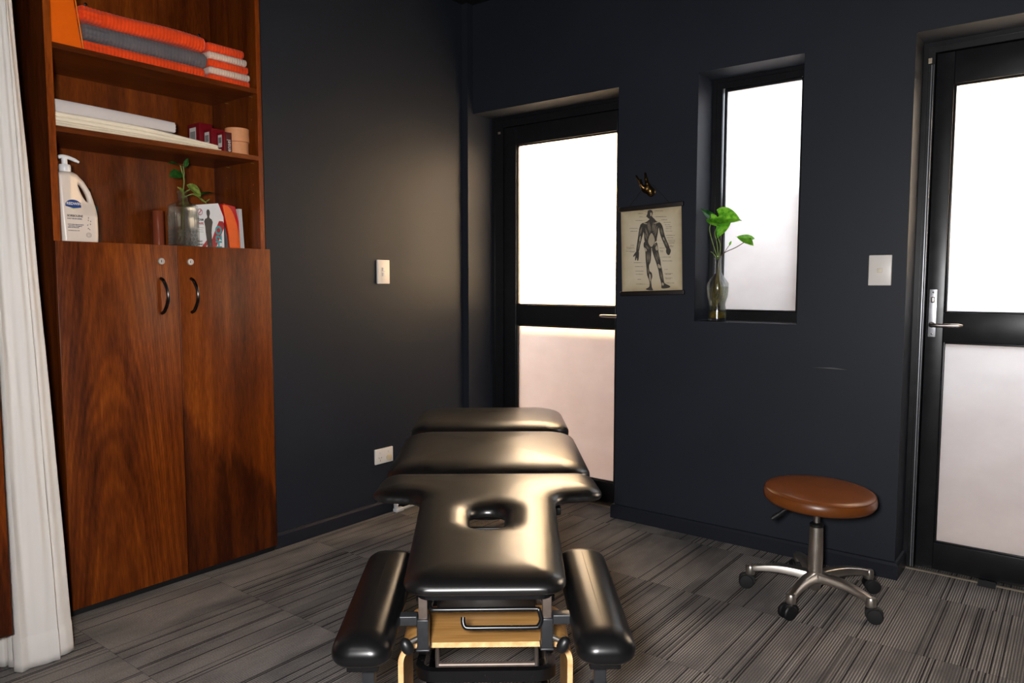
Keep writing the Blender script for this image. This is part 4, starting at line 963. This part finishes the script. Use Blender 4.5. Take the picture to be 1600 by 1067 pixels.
for (a, b) in (((340,300),(365,400)),((352,290),(372,380)),((400,290),(390,380)),((420,300),(402,400)),((436,330),(412,430)),((320,350),(345,440)),((310,400),(335,465)),((285,340),(262,420)),((262,470),(245,560)),((470,350),(485,420)),((505,470),(530,530)),((335,590),(338,690)),((352,590),(356,690)),((342,745),(345,800)),((410,600),(440,690)),((425,580),(452,660)),((460,770),(480,860)),((365,820),(362,900)),((320,520),(355,560)),((400,520),(425,505))):
    pa, pb_ = Vector(pm(*a)), Vector(pm(*b)); d = (pb_ - pa).normalized(); nrm = Vector((-d.y, d.x)) * .00045
    for off in (-.0022, 0, .0022):
        o2 = nrm.normalized() * off; hi.prism([tuple(pa + o2), tuple((pa + pb_) / 2 + nrm + o2 * 1.4), tuple(pb_ + o2), tuple((pa + pb_) / 2 - nrm + o2 * 1.4)], -.0010 - abs(off) * .02, .0002, 'xz')
hi.build('printed_highlights', plain('pale_ink', (176, 163, 138), .8), pr_)
lb = MB()
for x0_, x1_, y_ in ((250,300,177),(250,295,210),(258,297,243),(222,290,278),(160,240,355),(170,240,383),(170,205,520),(125,205,540),(130,215,555),(122,215,578),(160,205,588),(200,275,692),(210,285,730),(215,295,775),(218,290,805),(235,270,856),(218,308,903),
    (415,492,186),(420,525,243),(475,530,273),(497,562,298),(508,560,322),(517,575,342),(515,570,360),(512,580,383),(518,600,425),(525,585,448),(540,603,470),(540,603,483),(540,597,500),(555,590,525),(555,588,536),(455,507,548),(460,490,575),(462,490,585),(478,560,637),(482,575,675),(500,530,757),(500,580,797),(508,560,806),(505,575,840),(508,560,850),(510,590,890)):
    x_ = x0_
    while x_ < x1_:
        l = random.uniform(4, 11); a = pm(x_, y_); b = pm(min(x_ + l, x1_), y_); hgt = random.uniform(.0011, .0021)
        lb.prism([(a[0], a[1]), (b[0], b[1]), (b[0], b[1] + hgt), (a[0], a[1] + hgt)], -.0003, .0004, 'xz'); x_ += l + 2
for x0_, y0_, x1_, y1_ in ((300,180,340,200),(297,212,335,220),(297,245,335,240),(290,280,330,270),(240,357,300,370),(415,188,390,200),(420,243,392,240),(475,275,420,290),(275,692,320,690),(285,730,325,725),(308,903,350,905),(430,470,540,470),(435,505,540,500),(478,637,455,640)):
    a = Vector(pm(x0_, y0_)); b = Vector(pm(x1_, y1_)); lb.prism([tuple(a), tuple(b), (b.x, b.y + .0004), (a.x, a.y + .0004)], -.0003, .0004, 'xz')
lb.build('printed_captions', M['inkm'], pr_)
cd = MB().tube([(-.112, -.001, SH / 2 + .010), (-.032, -.004, SH / 2 + .092)], .0014, 8).tube([(-.032, -.004, SH / 2 + .092), (-.005, -.006, SH / 2 + .113), (.022, -.004, SH / 2 + .094)], .0014, 8).tube([(.022, -.004, SH / 2 + .094), (.098, -.001, SH / 2 + .010)], .0014, 8)
cd.build('hanging_cord', M['cord'], pr_, smooth=50)
hx, hz = -1.598, 1.578
hd = root('hand_hook', 'small dark brass hand shaped wall hook above the anatomy chart', 'wall hook', (hx, YB, hz)); ORG[hd.name] = Vector(hd.location)
def hq(x_, y_, dep): return (hx + (x_ - 510) * .000205, YB - dep, hz + (470 - y_) * .000205)
caps = [(hq(615, 680, .022), hq(600, 630, .024), .0165, .018), (hq(600, 640, .024), hq(545, 560, .028), .018, .017), (hq(560, 620, .024), hq(480, 590, .028), .017, .0145), (hq(490, 600, .026), hq(440, 550, .032), .0145, .010), (hq(530, 590, .034), hq(470, 560, .040), .013, .010),
        # four fingers, reaching up and to the left
        (hq(430, 560, .018), hq(352, 450, .020), .0068, .0058), (hq(352, 450, .020), hq(320, 380, .024), .0058, .0052), (hq(320, 380, .024), hq(240, 272, .020), .0052, .0036),
        (hq(440, 550, .028), hq(385, 470, .033), .0066, .0058), (hq(385, 470, .033), hq(345, 390, .036), .0056, .005), (hq(345, 390, .036), hq(290, 320, .034), .005, .0038),
        (hq(455, 545, .037), hq(415, 470, .043), .0064, .0056), (hq(415, 470, .043), hq(400, 420, .042), .0056, .005), (hq(400, 420, .042), hq(400, 385, .036), .005, .004),
        (hq(475, 560, .044), hq(440, 505, .051), .006, .0052), (hq(440, 505, .051), hq(432, 470, .050), .0052, .0045), (hq(432, 470, .050), hq(438, 445, .045), .0045, .0036),
        # thumb, leaving the side of the palm
        (hq(590, 600, .026), hq(545, 480, .032), .0125, .0095), (hq(545, 480, .032), hq(510, 370, .030), .0090, .0072), (hq(510, 370, .030), hq(478, 240, .026), .0068, .0045)]
capsules(caps, .0045, .0014).build('hand', M['brass'], hd, smooth=179)
MB().lathe([(.016, 0), (.016, -.004), (.010, -.008), (.010, -.022), (0, -.022)], 24, 'y', hq(600, 640, 0)).build('wall_mount', M['brass'], hd, smooth=40)

# ------------------------------------------------------------------ bottle vase on the window sill
vx, vy = -1.293, 3.155
vz = root('bottle_vase', 'clear narrow necked glass bottle on the window sill', 'vase', (vx, vy, SILL)); ORG[vz.name] = Vector(vz.location)
prof = [(0, 0), (.036, 0), (.0395, .004), (.0395, .022), (.0375, .034), (.0385, .048), (.0365, .062), (.034, .072), (.0375, .088), (.044, .110), (.0465, .135), (.0465, .163), (.0455, .168), (.030, .190), (.019, .206), (.0165, .216), (.0155, .235), (.0150, .270), (.0165, .276), (.0165, .284), (.0135, .284)]
inn = [(.0125, .270), (.0130, .235), (.0140, .214), (.027, .190), (.042, .167), (.0435, .160), (.0435, .135), (.041, .110), (.0345, .088), (.031, .072), (.0335, .060), (.0355, .048), (.0345, .034), (.0365, .022), (.0355, .012), (0, .012)]
MB().lathe(prof + inn, 40, 'z', (vx, vy, SILL), cap=False).build('glass', M['glass'], vz, smooth=40)
wt = [(0, .0118)] + [(r_ + .0004, h_) for r_, h_ in inn[::-1][1:-5]] + [(.0440, .152), (0, .152)]
wt = [p for p in wt if p[1] <= .1521]
MB().lathe(wt, 40, 'z', (vx, vy, SILL), cap=False).build('water', M['water'], vz, smooth=40)
tag(MB().lathe([(0, .0135), (.033, .0135), (.034, .022), (.0325, .034), (.020, .042), (0, .040)], 28, 'z', (vx, vy, SILL), cap=False).build('sediment', M['sediment'], vz, smooth=60), None, None)
vp = root('pothos_cutting', 'bright green heart leaved cutting growing from the bottle on the sill', 'plant', (vx, vy, SILL + .03)); ORG[vp.name] = Vector(vp.location)
nk = (vx + .001, vy, SILL + .268)
V = lambda x_, z_, dy=0: (x_, vy + dy, z_)
sg = MB()
for pts in ([nk, V(-1.318, 1.300), V(-1.332, 1.365, -.01), V(-1.322, 1.400, -.015)], [nk, V(-1.300, 1.300), V(-1.303, 1.350, -.02), V(-1.283, 1.385, -.03)], [nk, V(-1.285, 1.290), V(-1.298, 1.330, .01), V(-1.278, 1.350, 0)]):
    sg.tube(bez(pts, 8), .0022, 8)
sg.tube(bez([nk, V(-1.318, 1.262), V(-1.330, 1.270)], 5), [.002] * 10 + [.001], 8)
sg.build('stem', M['stemg'], vp, smooth=50)
sb = MB().tube(bez([nk, V(-1.262, 1.262, -.01), V(-1.205, 1.285, -.02), V(-1.160, 1.310, -.025)], 8), .0019, 8).tube(bez([V(-1.262, 1.262, -.01), V(-1.250, 1.282, -.01), V(-1.236, 1.300, -.01)], 6), .0013, 8)
sb.build('stem', M['stem'], vp, smooth=50)
for b0, t0, nr, wd, mt in ((V(-1.318, 1.405, -.01), V(-1.368, 1.464, -.03), (.9, -.4, .5), .052, 'leafd'), (V(-1.325, 1.415, -.02), V(-1.268, 1.375, -.045), (.1, -1, .35), .046, 'leafl'),
                           (V(-1.285, 1.420, -.03), V(-1.172, 1.398, -.060), (.15, -1, .45), .085, 'leafl'), (V(-1.245, 1.395, -.03), V(-1.285, 1.322, -.05), (-.2, -1, .2), .062, 'leafl'),
                           (V(-1.140, 1.310, -.02), V(-1.200, 1.330, -.045), (.1, -1, .3), .040, 'leafl'), (V(-1.160, 1.316, -.02), V(-1.122, 1.288, -.04), (.2, -1, .2), .030, 'leafl'),
                           (V(-1.240, 1.294, -.01), V(-1.230, 1.312, -.015), (0, -1, 0), .010, 'leafl')):
    leaf(b0, t0, nr, wd, 'heart' if wd > .02 else 'oval', fold=.16, curl=.12).build('leaf', M[mt], vp, smooth=179)
rt = MB()
for i in range(16):
    a = random.uniform(0, 2 * PI); r0 = random.uniform(.008, .026); zz = random.uniform(.03, .09)
    rt.tube(bez([nk, (vx + .003 * math.cos(a), vy + .003 * math.sin(a), SILL + .21), (vx + r0 * .9 * math.cos(a), vy + r0 * .9 * math.sin(a), SILL + random.uniform(.12, .16)), (vx + r0 * math.cos(a + 1), vy + r0 * math.sin(a + 1), SILL + zz + .025), (vx + r0 * .8 * math.cos(a + 2), vy + r0 * .8 * math.sin(a + 2), SILL + zz)], 5), .0009, 5)
rt.build('roots', M['root'], vp, smooth=50)

# ------------------------------------------------------------------ rolling stool
sx_, sy_ = -.725, 2.715
so = root('rolling_stool', 'round tan leather stool on a polished five star base with castors', 'stool', (sx_, sy_, 0)); ORG[so.name] = Vector(so.location)
ti = Matrix.Translation((sx_, sy_, .385)) @ Matrix.Rotation(math.radians(2.0), 4, Vector((.3, .95, 0))) @ Matrix.Translation((-sx_, -sy_, -.385))
R_ = .187
def at(prof, c=(sx_, sy_, 0), seg=64): 
    m = MB().lathe(prof, seg, 'z', c, cap=False); m.xf(ti); return m
ccx = (sx_ + .006, sy_ - .002, 0)
at([(0, .352), (R_ - .02, .352), (R_ - .006, .356), (R_ + .001, .366), (R_ + .002, .378), (R_ - .001, .390), (R_ - .004, .3945), (R_ - .008, .3995), (R_ - .02, .404), (R_ - .05, .4085), (R_ * .5, .412), (0, .413)], ccx).build('seat', M['tan'], so, smooth=60)
pp = [(ccx[0] + (R_ - .0035) * math.cos(a), ccx[1] + (R_ - .0035) * math.sin(a), .3945) for a in np.linspace(0, 2 * PI, 65)]
MB().tube(pp, .0018, 8, cap=False).xf(ti).build('piping', M['tanseam'], so, smooth=60)
at([(0, .340), (.12, .340), (.15, .346), (.155, .352), (0, .352)], ccx).build('seat_pan', M['black'], so, smooth=40)
MB().box((sx_ - .06, sy_ - .05, .322), (sx_ + .06, sy_ + .05, .341), bevel=.005).build('tilt_mechanism', M['black'], so, smooth=40)
lv = MB().tube(bez([(sx_ - .04, sy_ - .02, .330), (sx_ - .085, sy_ - .052, .324), (sx_ - .115, sy_ - .072, .300), (sx_ - .133, sy_ - .086, .285)], 6), [.005] * 8 + [.0065] * 3 + [.0085] * 7 + [.007], 10)
lv.build('height_lever', M['rubber'], so, smooth=50)
MB().lathe([(.0115, .265), (.0115, .325)], 24, 'z', (sx_, sy_, 0)).build('piston', M['chrome'], so, smooth=40)
MB().lathe([(.018, .262), (.024, .264), (.024, .272), (.018, .277), (.0135, .278)], 28, 'z', (sx_, sy_, 0)).build('collar', M['black'], so, smooth=40)
MB().lathe([(0, .030), (.012, .030), (.020, .036), (.022, .060), (.0235, .10), (.0255, .15), (.0245, .20), (.0225, .262), (.0135, .264)], 36, 'z', (sx_, sy_, 0)).build('column', M['cast'], so, smooth=50)
hub = MB().lathe([(.030, .058), (.040, .066), (.041, .084), (.034, .094), (.0265, .098)], 36, 'z', (sx_, sy_, 0)); hub.build('hub', M['cast'], so, smooth=50)
for i, adeg in enumerate((50, 121, 194, 266, 337)):
    a = math.radians(adeg); m = MB(); n = 14; L = .225; vs = []
    for k in range(n + 1):
        t = k / n; rr = .028 + (L - .028) * t; zc = .083 + .010 * math.sin(t * PI * .9) - .012 * t ** 2; wdt = .024 - .0090 * t; th = .017 - .006 * t
        if k == n: wdt *= .8
        for (yy, zz) in fillet([(-wdt, -th, .004), (wdt, -th, .004), (wdt * .72, th, .006), (-wdt * .72, th, .006)], 3): vs.append((rr, yy, zc + zz))
    q = len(vs) // (n + 1); fs = [(k * q + j, k * q + (j + 1) % q, (k + 1) * q + (j + 1) % q, (k + 1) * q + j) for k in range(n) for j in range(q)] + [tuple(range(q))[::-1], tuple(n * q + j for j in range(q))]
    m.add(vs, fs); m.lathe([(.0155, .052), (.0170, .057), (.0170, .078), (.0145, .084), (0, .085)], 24, 'z', (L - .003, 0, 0))
    m.xf(Matrix.Translation((sx_, sy_, 0)) @ Matrix.Rotation(a, 4, 'Z')); lg = m.build('leg', M['cast'], so, smooth=50)
    cx_, cy_ = sx_ + (L - .003) * math.cos(a), sy_ + (L - .003) * math.sin(a); ca = (0.5, 2.3, -2.75, -2.1, 0.2)[i]
    cm = MB(); cm.lathe([(.005, .030), (.005, .056), (0, .056)], 12, 'z')
    for s_ in (-1, 1):
        k = len(cm.v); cm.lathe([(0, .004 * s_), (.014, .004 * s_), (.0245, .0055 * s_), (.026, .008 * s_), (.026, .017 * s_), (.023, .0205 * s_), (.010, .0215 * s_), (0, .0215 * s_)], 28, 'y', (.014, 0, .026), cap=False)
    k = len(cm.v); cm.box((-.008, -.0045, .024), (.022, .0045, .050), bevel=.003)
    cm.lathe([(.012, -.018), (.020, -.018), (.020, .018), (.012, .018)], 20, 'y', (.002, 0, .034))
    cm.xf(Matrix.Translation((cx_, cy_, 0)) @ Matrix.Rotation(ca, 4, 'Z')); cm.build('castor', M['rubber'], lg, smooth=40)

# ------------------------------------------------------------------ treatment table (built along its own axis: x across, y along, origin on the floor)
TA = math.radians(39.07); U0, V0 = -.022, 2.45
tx_, ty_ = U0 * math.cos(TA) - V0 * math.sin(TA), U0 * math.sin(TA) + V0 * math.cos(TA)
tt = root('treatment_table', 'black padded massage treatment table with face hole and plywood base', 'treatment table', (tx_, ty_, 0), rz=TA)
ORG[tt.name] = Vector((0, V0, 0))
ZB, ZT = .482, .545
def sym(pts): return pts + [(-x, y, r) for x, y, r in reversed(pts)]
# head section: T outline (x mirrored), from the front end backwards
hw = sym([(.166, 1.432, .055), (.183, 1.90, .12), (.190, 2.045, .055), (.335, 2.075, .055), (.325, 2.300, .06)])
hole = fillet([(-.040, 1.770, .036), (.040, 1.770, .036), (.048, 1.930, .044), (-.048, 1.930, .044)], 6)
cushion(fillet(hw, 8), ZB + .015, ZT - .002, r=.085, hole=hole, hr=.085, crown=.004, n=2.0, res=.0055).build('head_cushion', M['leather'], tt, smooth=179)
pad(0, .330, 2.300, 2.935, ZB - .002, ZT + .001, .10, .075, .020).build('middle_cushion', M['leather'], tt, smooth=179)
pad(0, .330, 2.985, 3.475, ZB - .002, ZT + .002, .085, .09, .020).build('foot_cushion', M['leather'], tt, smooth=179)
def board(nm, out, z0, z1, m): return MB().prism(out, z0, z1, 'xy').build(nm, m, tt)
bo = [(x * .86, 1.415 + (y - 1.415) * .97 + .02) for x, y in fillet(hw, 6)]
# base boards under the cushions (front one is cut round the face hole)
board('cushion_board', fillet([(-.24, 2.14, .03), (.24, 2.14, .03), (.24, 2.26, .02), (-.24, 2.26, .02)], 4), ZB - .002, ZB + .016, M['blacksteel'])
board('cushion_board', fillet([(-.14, 1.46, .03), (.14, 1.46, .03), (.14, 1.70, .02), (-.14, 1.70, .02)], 4), ZB + .006, ZB + .018, M['blacksteel'])
board('cushion_board', fillet([(-.29, 2.35, .02), (.29, 2.35, .02), (.29, 2.90, .02), (-.29, 2.90, .02)], 4), ZB - .016, ZB + .006, M['blacksteel'])
board('cushion_board', fillet([(-.29, 3.02, .02), (.29, 3.02, .02), (.27, 3.43, .04), (-.27, 3.43, .04)], 4), ZB - .016, ZB + .006, M['blacksteel'])
# steel frame under the cushions
fr = MB()
for s_ in (-1, 1):
    fr.box((s_ * .150, 1.56, .440), (s_ * .120, 3.35, .468), bevel=.003)
for v in (1.75, 2.30, 2.95, 3.33): fr.box((-.120, v - .015, .440), (.120, v + .015, .466), bevel=.003)
fr.box((-.05, 2.40, .39), (.05, 3.0, .440), bevel=.004)
fr.build('steel_frame', M['blacksteel'], tt, smooth=30)
# bent plywood arches carrying the frame
def arch(v0, v1, zt=.362, w=.188, th=.0115):
    outp = fillet([(-w, 0, 0), (-w, zt, .045), (w, zt, .045), (w, 0, 0)], 10); inp = fillet([(-w + th, 0, 0), (-w + th, zt - th, .034), (w - th, zt - th, .034), (w - th, 0, 0)], 10)
    n = len(outp); vs = []
    for v in (v0, v1): vs += [(a, v, b) for a, b in outp] + [(a, v, b) for a, b in inp]
    fs = []; mi = []
    for i in range(n - 1):
        fs.append((i, i + 1, 2 * n + i + 1, 2 * n + i)); mi.append(0); fs.append((n + i, n + i + 1, 3 * n + i + 1, 3 * n + i)); mi.append(0)
        fs.append((i, i + 1, n + i + 1, n + i)); mi.append(1); fs.append((2 * n + i, 2 * n + i + 1, 3 * n + i + 1, 3 * n + i)); mi.append(1)
    fs += [(0, n, 3 * n, 2 * n), (n - 1, 2 * n - 1, 4 * n - 1, 3 * n - 1)]; mi += [1, 1]
    m = MB()
    for f, k in zip(fs, mi): pass
    k0 = len(m.v); m.v += vs; m.f += fs; m.mi += mi
    return m.build('plywood_arch', [M['ply'], M['plye']], tt, smooth=30)
arch(1.535, 1.715); arch(3.10, 3.28)
# lift columns from the arches to the frame, floor rails and the tubular lift frame
for v in (1.69, 3.19): MB().box((-.115, v - .012, .362), (.115, v + .012, .440), bevel=.003).build('lift_block', M['blacksteel'], tt, smooth=30)
MB().box((-.172, 1.56, .0), (-.148, 3.26, .03), bevel=.004).box((.148, 1.56, .0), (.172, 3.26, .03), bevel=.004).build('floor_rail', M['blacksteel'], tt, smooth=30)
rp = fillet([(-.150, 1.585, .042), (.150, 1.585, .042), (.150, 2.62, .0), (-.150, 2.62, .0)], 8)
lf = MB(); cpth = [(x, y, .262 + (y - 1.585) * -.14) for x, y in rp] 
n = len(cpth); vs = []
for i, p in enumerate(cpth):
    a = Vector(cpth[i - 1]); b = Vector(cpth[(i + 1) % n]); t = (b - a).normalized(); nn_ = t.cross(Vector((0, 0, 1))).normalized()
    for (o_, z_) in ((-.009, -.013), (.009, -.013), (.009, .013), (-.009, .013)): vs.append(Vector(p) + nn_ * o_ + Vector((0, 0, z_)))
fs = [(i * 4 + j, i * 4 + (j + 1) % 4, ((i + 1) % n) * 4 + (j + 1) % 4, ((i + 1) % n) * 4 + j) for i in range(n) for j in range(4)]
lf.add(vs, fs).lathe([(.0035, 0), (.0035, .003), (0, .003)], 12, 'y', (-.002, 1.573, .262)); lf.build('lift_frame', M['blacksteel'], tt, smooth=40)
for s_ in (-1, 1):
    w_ = MB().lathe([(0, -.009), (.026, -.009), (.030, -.006), (.030, .006), (.026, .009), (0, .009)], 36, 'x', (s_ * .128, 1.66, .316), cap=False)
    w_.build('castor_wheel', M['rubber'], tt, smooth=40)
    MB().box((s_ * .137, 1.64, .28), (s_ * .155, 1.68, .33), bevel=.003).build('wheel_bracket', M['blacksteel'], tt, smooth=30)
rb = MB().lathe([(.0075, -.118), (.0075, .118)], 20, 'x', (0, 1.76, .192)).build('foot_bar', M['bronzepost'], tt, smooth=40)
for s_ in (-1, 1): MB().tube(bez([(s_ * .121, 1.76, .186), (s_ * .122, 1.76, .215), (s_ * .121, 1.75, .262), (s_ * .125, 1.73, .276)], 6), .0055, 10).build('bar_bracket', M['chrome'], tt, smooth=50)
# posts with sleeves, adjusters and arm rests
for s_ in (-1, 1):
    px = s_ * .128
    MB().box((px - .009, 1.478, .440), (px + .009, 1.500, .500), bevel=.001).build('post', M['bronzepost'], tt, smooth=30)
    sl_ = MB().box((px - .012, 1.472, .378), (px + .012, 1.506, .441), bevel=.002).box((px - .014, 1.470, .374), (px + .014, 1.508, .379), bevel=.002).build('post_sleeve', M['tabsteel'], tt, smooth=30)
    MB().box((s_ * .140, 1.476, .427), (s_ * .235, 1.502, .447), bevel=.002).build('arm_bracket', M['tabsteel'], tt, smooth=30)
    MB().tube([(s_ * .139, 1.482, .398), (s_ * .158, 1.470, .394)], .0052, 12).build('adjuster_bolt', M['cast'], tt, smooth=40)
    MB().lathe([(0, -.016), (.008, -.015), (.0115, -.008), (.0125, .002), (.010, .012), (.006, .017), (0, .018)], 18, 'z').xf(Matrix.Translation((s_ * .160, 1.463, .390)) @ Matrix.Rotation(s_ * .5, 4, 'Y')).build('adjuster_knob', M['black'], tt, smooth=50)
    # arm rest pad
    cx0 = s_ * .232
    po = pad(cx0, .058, 1.325, 1.80, .410, .467, .054, .040, .003, 2.1, lift=.035).build('arm_rest', M['armleather'], tt, smooth=179)
    MB().box((cx0 - .030, 1.36, .392), (cx0 + .030, 1.74, .412), bevel=.002).build('arm_rest_plate', M['blacksteel'], tt, smooth=30)
    MB().box((s_ * .216, 1.40, .330), (s_ * .240, 1.425, .392), bevel=.002).box((s_ * .210, 1.39, .322), (s_ * .246, 1.435, .332), bevel=.002).build('arm_rest_bracket', M['tabsteel'], tt, smooth=30)
# looped handle rods
def rod(pts): return bez(pts, 6)
h1 = [(-.116, 1.56, .462), (-.116, 1.50, .462), (-.110, 1.478, .462), (-.098, 1.474, .462), (0, 1.474, .462), (.100, 1.474, .462), (.110, 1.472, .460), (.114, 1.470, .450), (.115, 1.468, .440), (.110, 1.466, .430), (.100, 1.465, .427), (.02, 1.465, .427), (-.030, 1.465, .427), (-.041, 1.466, .429), (-.045, 1.470, .437), (-.045, 1.474, .446)]
MB().tube(rod(h1), .0048, 12).build('release_handle', M['blacksteel'], tt, smooth=50)
# domed foot rest cover seen through the face hole, with its metal trim
dm = MB().lathe([(.060, 0), (.060, .006), (.056, .026), (.046, .044), (.030, .056), (.012, .061), (0, .062)], 36, 'z', (-.005, 2.25, .418)); dm.build('drive_cover', M['armleather'], tt, smooth=60)
MB().lathe([(.0615, 0), (.0625, .0015), (.0615, .003)], 40, 'z', (-.005, 2.25, .4155)).build('cover_trim', M['chrome'], tt, smooth=60)
MB().tube(bez([(-.005, 2.192, .424), (-.005, 2.2055, .460), (-.005, 2.235, .4785)], 6), .0009, 6).build('cover_seam', M['black'], tt)
MB().box((-.12, 2.165, .388), (.12, 2.18, .400), bevel=.002).build('cross_bar', M['tabsteel'], tt, smooth=30)
MB().box((.175, 2.10, .458), (.212, 2.16, .480), bevel=.003).build('cushion_latch', M['black'], tt, smooth=30)
MB().lathe([(.005, 0), (.005, .016), (0, .016)], 12, 'x', (.150, 2.0, .450)).build('frame_bolt', M['chrome'], tt, smooth=40)
